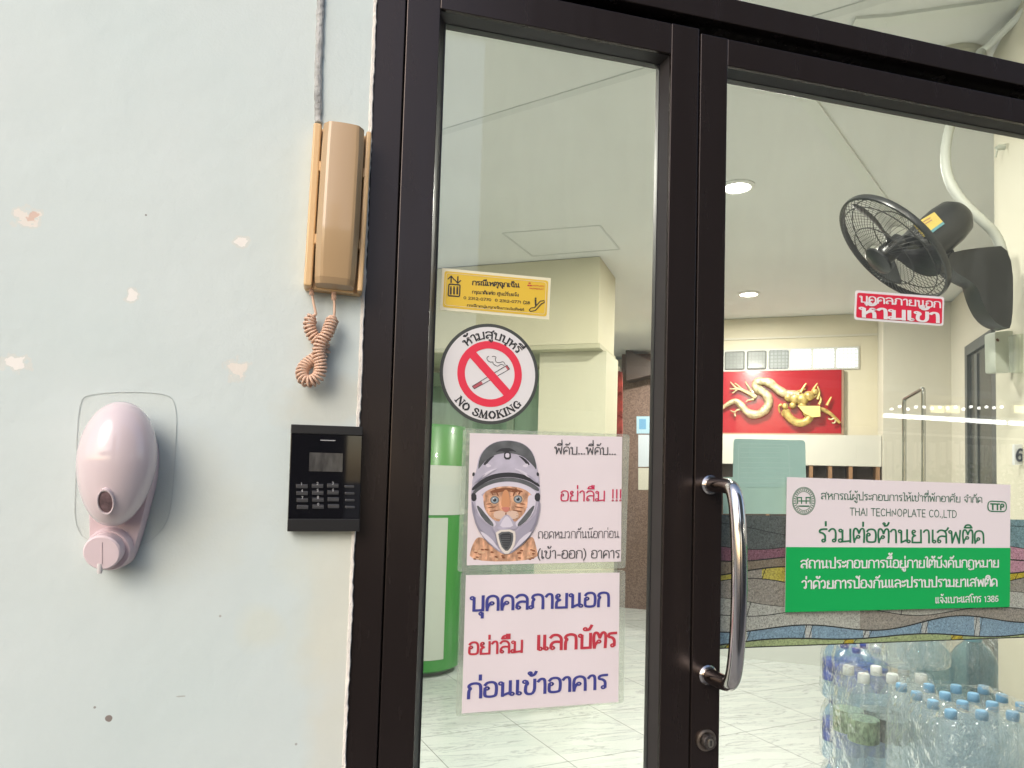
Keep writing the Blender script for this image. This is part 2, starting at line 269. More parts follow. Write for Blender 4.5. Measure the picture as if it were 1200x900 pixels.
def strokes(mb, items, f, w, m, off=.0006):
    for x0, y0, gl in items:
        for s in gl:
            ww = w
            if s[0] == 'o':
                _, cx, cy, r = s; r = max(r, w*.55)
                if r < .05: pts = [(x0+cx-.02, y0+cy), (x0+cx+.02, y0+cy)]; ribbon(mb, pts, w*1.3, f, m, off); continue
                pts = [(x0+cx+r*math.cos(2*math.pi*k/12), y0+cy+r*math.sin(2*math.pi*k/12)) for k in range(13)]
                ribbon(mb, pts, min(w*.8, r*1.1), f, m, off); continue
            if s[0] == 'w': ww = w*s[1]; s = s[2]
            pts = [(x0+a, y0+b) for a, b in s]
            ribbon(mb, chaikin(pts) if len(pts) > 2 else pts, ww, f, m, off)
def text_px(mb, txt, p0, p1, h, Y, m, w=.13, off=.0006, serif=False):
    """letters whose baseline runs between two points of the sheet, cap height h (same units)"""
    it, width = layout(txt, serif)
    A, B = at(*p0, Y), at(*p1, Y); Hh = (at(p0[0], p0[1], Y)-at(p0[0], p0[1]-h, Y)).length
    ex = (B-A)/width; ez = UP*Hh
    strokes(mb, it, lambda x, y, o: A + ex*x + ez*y + Vector((0, -o, 0)), w, m, off)
# ================================================================== SETTING
def wall_material():
    M = mat('wall_paint', (.60, .655, .645), .62, bump=(170, .0035)); n = M.node_tree.nodes; l = M.node_tree.links; b = n['Principled BSDF']
    geo = n.new('ShaderNodeNewGeometry'); pos = geo.outputs['Position']
    def noise(sc, det=4, src=pos, rough=.5):
        t = n.new('ShaderNodeTexNoise'); t.inputs['Scale'].default_value = sc; t.inputs['Detail'].default_value = det; t.inputs['Roughness'].default_value = rough; l.new(src, t.inputs['Vector']); return t.outputs[0]
    def rng(src, a, c, d=0, e=1):
        r = n.new('ShaderNodeMapRange'); r.inputs[1].default_value = a; r.inputs[2].default_value = c; r.inputs[3].default_value = d; r.inputs[4].default_value = e; l.new(src, r.inputs[0]); return r.outputs[0]
    def mix(fac, a, c):
        x = n.new('ShaderNodeMix'); x.data_type = 'RGBA'; l.new(fac, x.inputs[0])
        for s, v in ((6, a), (7, c)):
            if isinstance(v, tuple): x.inputs[s].default_value = (*v, 1)
            else: l.new(v, x.inputs[s])
        return x.outputs[2]
    def math_(op, a, c):
        x = n.new('ShaderNodeMath'); x.operation = op
        for s, v in ((0, a), (1, c)):
            if isinstance(v, (int, float)): x.inputs[s].default_value = v
            else: l.new(v, x.inputs[s])
        return x.outputs[0]
    col = mix(rng(noise(3.5, 5), .35, .65), (.545, .622, .605), (.585, .648, .63))
    col = mix(rng(noise(38, 6, rough=.7), .62, .78, 0, .5), col, (.56, .60, .58))
    # yellowed, rubbed paint beside the dispenser, the keypad and the jamb
    jit = noise(14, 4)
    def blot(px, py, rx, c, amt, edge=1.6, jj=jit, js=.9, ry=None):
        nonlocal col
        p = at(px, py); mp = n.new('ShaderNodeVectorMath'); mp.operation = 'SUBTRACT'; l.new(pos, mp.inputs[0]); mp.inputs[1].default_value = p
        sc = n.new('ShaderNodeVectorMath'); sc.operation = 'MULTIPLY'; l.new(mp.outputs[0], sc.inputs[0]); sc.inputs[1].default_value = (1/rx, 0, 1/(ry or rx))
        le = n.new('ShaderNodeVectorMath'); le.operation = 'LENGTH'; l.new(sc.outputs[0], le.inputs[0])
        d = math_('ADD', le.outputs['Value'], math_('MULTIPLY', math_('SUBTRACT', jj, .5), js*4))
        f = rng(d, 1.0, edge, amt, 0); col = mix(f, col, c); return f
    blot(208, 590, .045, (.62, .62, .50), .28, 2.2); blot(305, 735, .015, (.62, .62, .48), .32, 2.2); blot(385, 475, .04, (.55, .54, .45), .5, 1.8, ry=.022); blot(400, 800, .02, (.63, .6, .5), .45, 2.6, ry=.12)
    blot(395, 690, .03, (.63, .63, .5), .35, 2.4, ry=.07)
    fine = noise(95, 4)
    for px, py, r, ry in ((32, 254, .0135, .009), (283, 283, .010, .0055), (157, 347, .0065, .008), (17, 425, .013, .008), (277, 433, .011, .010)):
        pale = blot(px, py, r*1.15, (.62, .63, .58), .7, 1.15, fine, .75, ry*1.15)
        blot(px, py, r*.8, (.74, .69, .62) if (px, py) in ((32, 254), (277, 433)) else (.80, .77, .72), .9, 1.05, fine, .9, ry*.8)
        if px == 32: blot(37, 253, .005, (.62, .42, .33), .8, 1.2, fine, .8)
    blot(127, 842, .0032, (.2, .16, .14), .95, 1.2, fine, .3); blot(111, 829, .0012, (.25, .24, .22), .9, 1.2, fine, .2); blot(171, 252, .001, (.22, .22, .2), .9, 1.2, fine, .2); blot(212, 816, .004, (.33, .33, .3), .7, 1.2, fine, .6, .0009); blot(347, 872, .0013, (.3, .3, .28), .8, 1.2, fine, .2); blot(258, 722, .0012, (.35, .34, .3), .8, 1.2, fine, .2)
    l.new(col, b.inputs['Base Color'])
    # trowelled, rolled surface: three sizes of relief
    h = math_('ADD', math_('MULTIPLY', noise(9, 4), 1.0), math_('ADD', math_('MULTIPLY', noise(60, 3), .22), math_('MULTIPLY', noise(330, 2), .075)))
    bp = n.new('ShaderNodeBump'); bp.inputs['Strength'].default_value = .42; bp.inputs['Distance'].default_value = .006; l.new(h, bp.inputs['Height']); l.new(bp.outputs[0], b.inputs['Normal'])
    return M
WALL = wall_material()
XJ = .047
mb = MB(); mb.box(-3.2, XJ, 0, .16, 0, 2.95)
wall = mb.build('plaster_wall', WALL); tag(wall, 'pale grey green painted plaster wall with chipped paint left of the dark door', 'wall')
mb = MB()                                             # ragged strip of white filler where plaster meets the jamb
zs = [0.9 + i*.0055 for i in range(236)]; pr = []; pl = []
for z in zs:
    pr.append(XJ+.0006+random.uniform(-.0007, .0007)+.0011*max(0, math.sin(z*31)*math.sin(z*11.3))); pl.append(XJ-.0040+random.uniform(-.0003, .0003))
vs = []
for z, a, b in zip(zs, pl, pr): vs += [(a, -.0001, z), (a+.001, -.0013, z), (b-.001, -.0016, z), (b, .0005, z)]
mb.add(vs, [[i*4+k, i*4+k+1, i*4+k+5, i*4+k+4] for i in range(len(zs)-1) for k in range(3)])
mb.build('filler_bead', mat('filler', (.72, .68, .62), .8, vary=(60, .2, (1, 1, .4)), bump=(300, .002)), wall)
mb = MB(); mb.box(1.53, 5, 0, .16, 0, 2.95); tag(mb.build('plaster_wall', mat('wall_plain', (.60, .655, .645), .62, bump=(170, .0035))), 'pale painted plaster wall on the far right side of the glass door', 'wall')

# ground outside, lobby floor, ceilings
mb = MB(); mb.box(-60, 60, -2.6, -.001, -.3, -.02); struct(mb.build('pavement', mat('paving', (.26, .255, .245), .85, vary=(3, .15, (1, 1, 1)))))
mb = MB(); mb.box(-120, 120, -120, -2.6, -.4, -.12); struct(mb.build('road', mat('asphalt', (.06, .06, .06), .9, vary=(3, .15, (1, 1, 1)))))
def floor_material():
    M = mat('floor_marble', (.62, .65, .64), .22, spec=.5); n = M.node_tree.nodes; l = M.node_tree.links; b = n['Principled BSDF']
    geo = n.new('ShaderNodeNewGeometry'); mp = n.new('ShaderNodeMapping'); mp.vector_type = 'POINT'; mp.inputs['Rotation'].default_value = (0, 0, R(-11)); l.new(geo.outputs['Position'], mp.inputs[0])
    br = n.new('ShaderNodeTexBrick'); br.offset = 0; br.inputs['Scale'].default_value = 1; br.inputs['Brick Width'].default_value = .6; br.inputs['Row Height'].default_value = .6; br.inputs['Mortar Size'].default_value = .0022; br.inputs['Color1'].default_value = (1, 1, 1, 1); br.inputs['Color2'].default_value = (.93, .94, .94, 1); br.inputs['Mortar'].default_value = (.35, .35, .34, 1)
    l.new(mp.outputs[0], br.inputs[0])
    m2 = n.new('ShaderNodeMapping'); m2.inputs['Rotation'].default_value = (0, 0, R(20)); m2.inputs['Scale'].default_value = (1.3, 7.0, 1); l.new(geo.outputs['Position'], m2.inputs[0])
    t = n.new('ShaderNodeTexNoise'); t.inputs['Scale'].default_value = 1.5; t.inputs['Detail'].default_value = 7; t.inputs['Roughness'].default_value = .6; t.inputs['Distortion'].default_value = .9; l.new(m2.outputs[0], t.inputs[0])
    cr = n.new('ShaderNodeValToRGB'); e = cr.color_ramp.elements; e[0].position = .3; e[0].color = (.58, .62, .61, 1); e[1].position = .62; e[1].color = (.67, .70, .69, 1)
    for p, c in ((.46, (.63, .67, .66)), (.482, (.60, .63, .62)), (.491, (.42, .44, .44)), (.497, (.46, .48, .48)), (.51, (.64, .68, .67))):
        q = cr.color_ramp.elements.new(p); q.color = (*c, 1)
    l.new(t.outputs[0], cr.inputs[0])
    x = n.new('ShaderNodeMix'); x.data_type = 'RGBA'; x.blend_type = 'MULTIPLY'; x.inputs[0].default_value = 1; l.new(cr.outputs[0], x.inputs[6]); l.new(br.outputs[0], x.inputs[7]); l.new(x.outputs[2], b.inputs['Base Color'])
    return M
mb = MB(); mb.box(-5, 12, 0, 14, -.3, 0); struct(mb.build('lobby_floor', floor_material()))
PORCH = mat("porch_paint", (.34, .34, .33), .8)
mb = MB(); mb.box(-8, 8, 0.02, 0.16, 2.96, 4.2); struct(mb.build('parapet_ceiling', PORCH))
mb = MB(); mb.box(-.55, .16, -3.9, -3.4, -.02, 3.4, bev=.01); refl_block = tag(mb.build('reflection_block', mat('reflection_block_dark', (.045, .042, .04), .7)), 'dark unseen block added behind the camera to blacken the keypad reflection', 'reflection blocker')  # unseen dark block, added so the keypad has something black to reflect
CM = mat('ceiling_board', (.76, .765, .745), .85, vary=(2, .03, (1, 1, 1)))
mb = MB(); mb.box(-5, 12, .16, 14, CEIL, CEIL+.1); ceil = struct(mb.build('lobby_ceiling', CM))
def on_ceil(px, py, dz=0): return hit(px, py, (0, 0, CEIL-dz), UP)
# joint line, tape ridge and access hatch drawn in relief on the ceiling
mb = MB(); a, b = on_ceil(500, 160), on_ceil(800, 69); d = (b-a).normalized(); s = d.cross(UP)
mb.prism([a-d*3+s*.02, b+d*3+s*.02, b+d*3-s*.02, a-d*3-s*.02], UP*-.004); mb.build('joint_tape', mat('joint_tape', (.68, .69, .67), .9), ceil)
H4 = [on_ceil(*p) for p in ((589, 273), (703, 264), (726, 292), (624, 300))]; mb = MB()
cc = sum(H4, Vector())/4
for i in range(4):
    a, b = H4[i], H4[(i+1) % 4]; s = (b-a).normalized().cross(UP)*.006
    mb.prism([a+s, b+s, b-s, a-s], UP*-.003)
mb.build('hatch_edge', mat('hatch_edge', (.62, .63, .61), .9), ceil)

LWALL = mat('lobby_wall', (.62, .57, .44), .75, vary=(2, .03, (1, 1, 1)))
BEIGE = mat('lobby_beige', (.60, .57, .49), .75, vary=(2, .03, (1, 1, 1)))
FU = 5.95
mb = MB(); mb.box(hit(808, 500, U*FU, U).dot(V), 2.6, FU, FU+.15, 0, CEIL-.003, frame=LOB)          # far wall with a picture rail joint
fw = mb.build('lobby_wall', LWALL); tag(fw, 'cream wall at the back of the lobby behind the red dragon board', 'wall')
mb = MB(); p0 = hit(848, 398, U*FU, U); p1 = hit(1030, 391, U*FU, U); vv = [p0.dot(V), p1.dot(V)]
mb.box(vv[0]-.6, vv[1]+.15, FU-.012, FU-.001, p0.z-.008, p0.z+.008, frame=LOB); mb.build('rail', BEIGE, fw)
v35 = hit(1035, 470, U*(FU-.3), U).dot(V)
v15 = hit(1115, 470, U*(FU-.3), U).dot(V)
mb = MB(); mb.box(v35, v15, FU-.3, FU-.002, 0, CEIL-.006, frame=LOB); tag(mb.build('column', BEIGE), 'pale square column right of the red dragon board', 'column')
mb = MB(); mb.box(v15, v15+.15, (.17+.5606*(v15+.15))/.8281, FU-.004, 0, CEIL-.009, frame=LOB)
rw = mb.build('lobby_wall', BEIGE); tag(rw, 'beige side wall with the dark doorway behind the wall fan', 'wall')
# dark doorway in that side wall
def onr(px, py): return hit(px, py, V*v15, V)
q = [onr(1136, 418), onr(1168, 404), onr(1168, 640), onr(1136, 640)]
u0, u1 = q[0].dot(U), q[1].dot(U); zt = q[0].z
dw = thing('doorway', 'dark grey framed doorway in the beige wall beneath the fan bracket', 'doorway', uv((u0+u1)/2, v15, 0))
mb = MB()
for a, b in ((u0-.06, u0), (u1-.25, u1)): mb.box(v15-.03, v15-.002, min(a, b), max(a, b), 0, zt, frame=LOB)
lo, hi = min(u0, u1), max(u0, u1)
mb.box(v15-.03, v15-.002, lo, hi, zt, zt+.07, frame=LOB); mb.build('door_frame', mat('dark_frame', (.10, .11, .11), .5), dw)
mb = MB(); mb.box(v15-.012, v15-.003, lo, hi, 0, zt, frame=LOB); mb.build('door_leaf', mat('dark_leaf', (.045, .05, .05), .25), dw)
mb = MB(); um = lo+(hi-lo)*.62; mb.box(v15-.02, v15-.0125, um-.03, um+.03, 0, zt-.02, frame=LOB); mb.build('door_stile', mat('dark_frame'), dw)
# near wall that carries the fan
pe = deep(1168, 560, 2.35); fu1, fv = pe.dot(U), pe.dot(V)
mb = MB(); mb.box(fv, fv+.25, (.17+.5606*(fv+.25))/.8281, fu1, 0, CEIL-.012, frame=LOB)
nw = mb.build('fan_wall', mat('fan_wall', (.58, .55, .44), .75, vary=(3, .04, (1, 1, 1)))); tag(nw, 'cream wall end on the right carrying the black fan', 'wall')
def onf(px, py): return hit(px, py, V*fv, V)

# left block: bulkhead over pale panels
PALEG = mat('pale_green', (.50, .55, .40), .7)
bu = 3.873; bv = hit(703, 300, U*bu, U).dot(V); zb = hit(703, 402, U*bu, U).z
ub = hit(717.5, 500, V*bv, V).dot(U)
a_ = hit(633, 402, U*(bu+.12), U).dot(V)
bk = thing('bulkhead', 'yellowish boxed bulkhead under the ceiling behind the yellow sticker', 'bulkhead', uv(bu, bv-1, zb))
mb = MB(); mb.box(bv-3.2, a_, bu, bu+2.4, zb, CEIL-.005, frame=LOB); mb.box(a_, bv, bu, ub, zb, CEIL-.004, frame=LOB); mb.build('casing', mat('bulk', (.62, .58, .42), .75, vary=(2, .03, (1, 1, 1))), bk)
mb = MB(); mb.box(bv-3.2, bv+.012, bu+.003, ub-.002, zb-.03, zb-.001, frame=LOB); mb.build('trim', mat('bulk_trim', (.48, .46, .32), .7), bk)
iu = bu+.12
def oni(px, py, uu=None): return hit(px, py, U*(uu or iu), U)
a, b = oni(633, 402).dot(V), oni(711, 402).dot(V)
mb = MB(); mb.box(a, b, iu, ub-.004, 0, zb-.032, frame=LOB); tag(mb.build('panelled_wall', mat('panel_cream', (.60, .58, .44), .7)), 'plain cream wall panel under the bulkhead behind the no smoking sticker', 'wall')
# pale green glazed door left of it
gd = thing('glazed_door', 'pale green framed glass door left of the cream panel under the bulkhead', 'door', uv(iu+.8, a-.4, 0))
mb = MB(); x0 = a-1.3
for c, d in ((a-.09, a-.003), (a-.50, a-.44), (x0, x0+.1)): mb.box(c, d, iu+.76, iu+.82, 0, zb-.15, frame=LOB)
mb.box(x0, a-.003, iu+.755, iu+.825, zb-.15, zb-.034, frame=LOB); mb.box(x0, a-.003, iu+.75, iu+.83, 1.62, 1.70, frame=LOB); mb.build('door_frame', mat('green_frame', (.36, .47, .35), .4), gd)
mb = MB(); mb.box(x0+.1, a-.5, iu+.785, iu+.795, 0, 1.62, frame=LOB); mb.box(a-.44, a-.09, iu+.785, iu+.795, 0, 1.62, frame=LOB); mb.box(x0+.1, a-.09, iu+.785, iu+.795, 1.7, zb-.15, frame=LOB); mb.build('pane', mat('green_glass', (.30, .45, .33), .15, vary=(2.5, .3, (4, 4, .4))), gd)
mb = MB(); mb.box(x0-1.4, a, iu+1.6, iu+1.75, 0, zb-.033, frame=LOB); tag(mb.build('lobby_wall', PALEG), 'pale green wall closing the recess behind the glazed door', 'wall')
# granite
def granite():
    M = mat('granite', (.19, .12, .095), .25); n = M.node_tree.nodes; l = M.node_tree.links; b = n['Principled BSDF']; tc = n.new('ShaderNodeTexCoord')
    t = n.new('ShaderNodeTexVoronoi'); t.inputs['Scale'].default_value = 85; l.new(tc.outputs['Object'], t.inputs[0]); cr = n.new('ShaderNodeValToRGB'); cr.color_ramp.elements[0].color = (.13, .08, .065, 1); cr.color_ramp.elements[1].color = (.28, .19, .16, 1); l.new(t.outputs['Color'], cr.inputs[0]); l.new(cr.outputs[0], b.inputs['Base Color']); return M
GR = granite(); gu = 7.6
ga, gb = hit(727, 500, U*gu, U).dot(V), hit(850, 500, U*gu, U).dot(V); zg = hit(745, 385, U*gu, U).z
gw = thing('granite_wall', 'brown speckled granite wall seen past the right edge of the left pane', 'wall', uv(gu, (ga+gb)/2, 0))
mb = MB(); mb.box(ga, gb+.2, gu, gu+.2, 0, zg, frame=LOB); mb.build('cladding', GR, gw)
P = [hit(x, y, U*(gu-.25), U) for x, y in ((733, 408), (768, 427), (768, 438), (734, 446))]
mb = MB(); mb.prism(P, U*.22); mb.build('canopy_beam', mat('dark_beam', (.06, .042, .035), .4), gw)
mb = MB(); mb.box(gb-.1, gb+3.0, gu+.3, gu+.45, 0, CEIL-.02, frame=LOB); mb.box(ga-1.5, ga+2.2, gu+.21, gu+.28, 0, CEIL-.02, frame=LOB); tag(mb.build('lobby_wall', BEIGE), 'pale wall above and beyond the brown granite', 'wall')
for nm, pts, c, lab in (('flyer', ((746, 488), (763, 488), (763, 508), (746, 508)), (.42, .62, .75), 'small light blue flyer, topmost of the papers on the granite'), ('notice', ((748, 509.5), (763, 509.5), (763, 547), (748, 547)), (.62, .68, .76), 'white sheet stuck on the granite below the blue flyer'), ('notice', ((748, 548.5), (763, 548.5), (763, 574), (748, 574)), (.66, .64, .55), 'cream sheet, lowest of the papers on the granite')):
    mb = MB(); mb.prism([hit(x, y, U*(gu-.004), U) for x, y in pts], U*.003); o = tag(mb.build(nm, mat('paper_'+lab[:14], c, .7)), lab, 'paper')
    mb = MB()
    if nm == 'flyer': mb.prism([hit(x, y, U*(gu-.006), U) for x, y in ((749, 491), (757, 491), (757, 503), (749, 503))], U*.0015); mb.build('print', mat('flyer_print', (.16, .38, .62), .7), o)
# red framed panel edge-on beside the granite
pu = 5.2
rp = thing('red_panel', 'narrow red picture panel with a silver edge left of the granite', 'panel', hit(718, 500, U*pu, U))
mb = MB(); mb.prism([hit(x, y, U*pu, U) for x, y in ((714, 432), (729, 436), (729, 512), (713, 512))], U*.03); mb.build('board', mat('red_old', (.30, .035, .03), .3, vary=(16, .7, (1, 1, 1))), rp)
mb = MB(); mb.prism([hit(x, y, U*(pu-.01), U) for x, y in ((713, 425), (726, 430), (726, 435), (713, 432))], U*.04); mb.prism([hit(x, y, U*(pu-.01), U) for x, y in ((708.5, 424), (712.5, 425), (711.5, 512), (707.5, 512))], U*.04); mb.build('edge_strip', mat('silver_edge', (.55, .56, .55), .25, 1), rp)
mb = MB(); a = hit(718.5, 320, U*4.4, U); mb.tube([Vector((a.x, a.y, CEIL-.02)), Vector((a.x, a.y, 1.5))], .006, 8); tag(mb.build('wall_cable', mat('white_cable', (.62, .62, .56), .6)), 'thin white vertical cable drop right of the bulkhead corner', 'cable')

# hidden far sides that close the lobby
mb = MB(); mb.box(-2.7, -2.55, .2, 14, 0, CEIL-.02); tag(mb.build('lobby_wall', BEIGE), 'pale wall closing the left side of the lobby', 'wall')
# ================================================================== DOOR FRAME AND LEAVES
def alu():
    M = mat('dark_aluminium', (.036, .027, .025), .25, .6); n = M.node_tree.nodes; l = M.node_tree.links; b = n['Principled BSDF']; tc = n.new('ShaderNodeTexCoord')
    mp = n.new('ShaderNodeMapping'); mp.inputs['Scale'].default_value = (14, 14, 2.6); l.new(tc.outputs['Object'], mp.inputs[0])
    t = n.new('ShaderNodeTexNoise'); t.inputs['Scale'].default_value = 3; t.inputs['Detail'].default_value = 5; l.new(mp.outputs[0], t.inputs[0])
    r = n.new('ShaderNodeMapRange'); r.inputs[1].default_value = .3; r.inputs[2].default_value = .7; r.inputs[3].default_value = .22; r.inputs[4].default_value = .29; l.new(t.outputs[0], r.inputs[0]); l.new(r.outputs[0], b.inputs['Roughness'])
    s = n.new('ShaderNodeTexNoise'); s.inputs['Scale'].default_value = 160; s.inputs['Detail'].default_value = 2; l.new(tc.outputs['Object'], s.inputs[0]); cr = n.new('ShaderNodeValToRGB'); cr.color_ramp.elements[0].position = .86; cr.color_ramp.elements[0].color = (.036, .027, .025, 1); cr.color_ramp.elements[1].position = .88; cr.color_ramp.elements[1].color = (.2, .19, .18, 1); l.new(s.outputs[0], cr.inputs[0]); l.new(cr.outputs[0], b.inputs['Base Color'])
    return M
ALU = alu(); GASK = mat('gasket', (.012, .012, .013), .45); SHAD = mat('dark_aluminium_inner', (.03, .026, .026), .4)
XR = 1.45; ZT = 2.098; ZTR = 2.092; YF = .004; GY = .030
df = thing('door_frame', 'dark brown aluminium frame round the pair of glass doors', 'door frame', (.75, .05, 0))
mb = MB(); mb.box(XJ+.0006, .0838, .002, .10, 0, 2.114, bev=.0012); mb.build('jamb', ALU, df)
mb = MB(); mb.box(XR+.003, XR+.06, .002, .10, 0, 2.114, bev=.0012); mb.build('jamb', ALU, df)
mb = MB(); mb.box(XJ+.0006, XR+.06, .002, .10, 2.1145, 2.152, bev=.0012); mb.build('head', ALU, df)
mb = MB(); mb.box(XJ+.0006, XR+.06, .004, .10, 2.88, 2.95, bev=.0012); mb.build('head', ALU, df)
for a, b in ((XJ+.0006, .084), (XR+.02, XR+.06)):
    mb = MB(); mb.box(a, b, .004, .10, 2.1525, 2.8795, bev=.0012); mb.build('jamb', ALU, df)
GL = clear('pane_glass', (.935, .95, .935), .75, .007, (.78, .8, .78), .0, 1.52, smear=.028)  # small diffuse share lays a hazy veil, standing in for reflected daylight
mb = MB(); mb.box(.0845, XR+.0195, .030, .034, 2.1525, 2.8795); mb.build('transom_pane', GL, df)
mb = MB(); mb.box(.0838, XR+.003, .055, .09, 2.085, 2.1142); mb.box(.0838, .0885, .055, .09, 0, 2.0849); mb.build('rebate', GASK, df)   # the dark stop behind the gaps
def leaf(x0, x1, z1, xa, xb, za, bead_l, bead_r, bead_t, label, name='glass_door'):
    t = thing(name, label, 'glass door', (x0, .03, .02))
    zb_ = .12
    mb = MB(); mb.box(x0, xa, YF, .048, .01, z1, bev=.0011); mb.build('stile', ALU, t)
    mb = MB(); mb.box(xb, x1, YF, .048, .01, z1, bev=.0011); mb.build('stile', ALU, t)
    mb = MB(); mb.box(xa+.0002, xb-.0002, YF+.0004, .0476, za, z1-.0004, bev=.0009); mb.build('top_rail', ALU, t)
    mb = MB(); mb.box(xa+.0002, xb-.0002, YF+.0004, .0476, .01, zb_, bev=.0009); mb.build('bottom_rail', ALU, t)
    mb = MB(); Ya = YF+.006                                                # sloping glazing bead round the pane
    o = [(xa, zb_), (xb, zb_), (xb, za), (xa, za)]; i_ = [(xa+bead_l, zb_+.006), (xb-bead_r, zb_+.006), (xb-bead_r, za-bead_t), (xa+bead_l, za-bead_t)]
    for k in range(4):
        k2 = (k+1) % 4; mb.add([(o[k][0], Ya, o[k][1]), (o[k2][0], Ya, o[k2][1]), (i_[k2][0], GY-.002, i_[k2][1]), (i_[k][0], GY-.002, i_[k][1]), (i_[k2][0], GY+.006, i_[k2][1]), (i_[k][0], GY+.006, i_[k][1])], [[0, 1, 2, 3], [3, 2, 4, 5]])
    mb.build('glazing_bead', SHAD, t)
    mb = MB(); r = .005
    mb.box(xa+bead_l-.002, xb-bead_r+.002, GY, GY+.005, zb_+.004, za-bead_t+.002); mb.build('pane', GL, t)
    mb = MB()                                                              # thin rubber line
    X0, X1, Z0, Z1 = xa+bead_l-.001, xb-bead_r+.001, zb_+.005, za-bead_t+.001
    for a, b, c, d in ((X0-.003, X0+.0012, Z0, Z1), (X1-.0012, X1+.003, Z0, Z1), (X0, X1, Z1-.0012, Z1+.003)): mb.box(a, b, GY-.0045, GY-.0005, c, d)
    mb.build('rubber_gasket', GASK, t)
    return t
dl = leaf(.0858, .5008, ZT, .1285, .4575, 2.0535, .011, .008, .006, 'narrow left glass door leaf with stickers and two laminated papers')
dr = leaf(.5035, XR, ZTR, .5468, XR-.05, 2.052, .0005, .008, .006, 'wide right glass door leaf with steel handle and green company sign')
# rounded corner of the left pane, upper right
mb = MB(); cx, cz, r = .4575-.008, 2.0535-.006, .011
pts = [(cx, cz)] + [(cx-r+r*math.cos(a), cz-r+r*math.sin(a)) for a in [R(90-9*k) for k in range(11)]][::-1]
mb.prism([Vector((x, GY-.0022, z)) for x, z in pts], (0, -.0015, 0)); mb.build('bead_corner', SHAD, dl)
# pull handle: two rosettes and a bowed tube
ST = mat('polished_steel', (.62, .58, .56), .13, 1, bump=(40, .0002, (1, 1, .1)))
za, zb2 = at(830, 568).z, at(830, 791).z; hx = .526
hd = thing('pull_handle', 'polished steel bow pull handle on the stile of the right door', 'handle', (hx, YF, (za+zb2)/2))
for z in (za, zb2):
    mb = MB(); mb.lathe([(.0, .0), (.0135, .0), (.0135, .004), (.0115, .0065), (.0, .0065)][1:], basis((hx, YF-.0005, z), (0, -1, 0)), 28); mb.build('rosette', ST, hd, True)
path = smooth_path([(hx, YF, za), (hx, YF-.04, za), (hx, YF-.064, za-.004), (hx, YF-.074, za-.05), (hx, YF-.078, (za+zb2)/2), (hx, YF-.074, zb2+.05), (hx, YF-.064, zb2+.004), (hx, YF-.04, zb2), (hx, YF, zb2)], 4)
mb = MB(); mb.tube(path, .0102, 20); mb.build('grip_bar', ST, hd, True)
# key cylinder
k = at(827, 867, YF); lk = thing('door_lock', 'round key lock below the handle on the right door', 'lock', k)
Fk = basis(k, (0, -1, 0), (1, 0, 0))
mb = MB(); mb.lathe([(.0145, -.001), (.0145, .0025), (.0118, .0035), (.0118, .0015), (.0, .0015)], Fk, 32); mb.build('escutcheon', mat('worn_brass', (.22, .18, .15), .35, .9), lk, True)
mb = MB(); mb.lathe([(.0098, .0), (.0098, .011), (.0088, .0128), (.006, .013), (.0, .013)], Fk, 32); cyl = mb.build('lock_cylinder', mat('lock_steel', (.16, .14, .125), .4, .9, vary=(300, .4, (1, 1, 1))), lk, True)
mb = MB(); mb.lathe([(.0052, .0128), (.0052, .0138), (.0, .0138)], Fk, 24, sx=.85, sy=1.15); mb.build('key_plug', mat('plug', (.5, .46, .38), .35, 1), cyl, True)
mb = MB(); mb.box(-.0009, .0009, -.0034, .0034, .0135, .0141, frame=Fk); mb.build('keyhole', mat('black_hole', (.005, .005, .005), .8), cyl)
# ================================================================== THINGS ON THE OUTSIDE WALL
# painted-over cable down to the door phone
pth = [at(x, y, -.002) for x, y in ((376.5, -60), (376, 0), (375, 22), (374.5, 48), (373.5, 66), (372.6, 90), (373, 110), (372.8, 128), (373, 144))]
mb = MB(); P = smooth_path(pth, 2); mb.tube([p+Vector((random.uniform(-.0004, .0004), 0, 0)) for p in P], [.0042+.0008*random.random() for _ in P], 10)
tag(mb.build('painted_cable', mat('cable_paint', (.40, .40, .385), .7, vary=(90, .35, (1, 1, .5)), bump=(200, .003)), None, True), 'grey painted-over cable running down the wall into the beige door phone', 'cable')
# door phone
TAN = mat('phone_tan', (.45, .305, .165), .28, coat=.25); CREAM = mat('phone_cream', (.68, .45, .22), .38)
a0, a1, b1, b0 = at(366, 150, -.012), at(434, 158, -.012), at(425, 345, -.012), at(357.5, 340, -.012)
ix0, ix1, iz0, iz1 = (a0.x+b0.x)/2, (a1.x+b1.x)/2, (b0.z+b1.z)/2, (a0.z+a1.z)/2
ph = thing('door_phone', 'beige wall door phone with tan handset and curly cord', 'door phone', ((ix0+ix1)/2, 0, (iz0+iz1)/2))
lean = Matrix.Translation(Vector(((ix0+ix1)/2, 0, (iz0+iz1)/2))) @ Matrix.Rotation(R(.9), 4, 'Y') @ Matrix.Translation(-Vector(((ix0+ix1)/2, 0, (iz0+iz1)/2)))
mb = MB(); mb.box(ix0+.001, ix1-.001, -.012, -.0005, iz0, iz1, bev=.002, frame=lean); mb.build('base_plate', CREAM, ph)
for s in (0, 1):
    xa = ix0 if s == 0 else ix1-.0065
    mb = MB(); mb.box(xa, xa+.0095-.003*s, -.027, -.0005, iz0+.001, iz1-.001, bev=.0022, seg=3, frame=lean)
    for zz in (iz0+.052, iz0+.14): mb.box(xa+.0045*(1-s)+.003*(1-s)-.0015*s, xa+.0095+.002*(1-s)-.006*s+.002*(1-s), -.0262, -.012, zz, zz+.012, bev=.001, frame=lean)
    mb.build('side_rail', CREAM, ph)
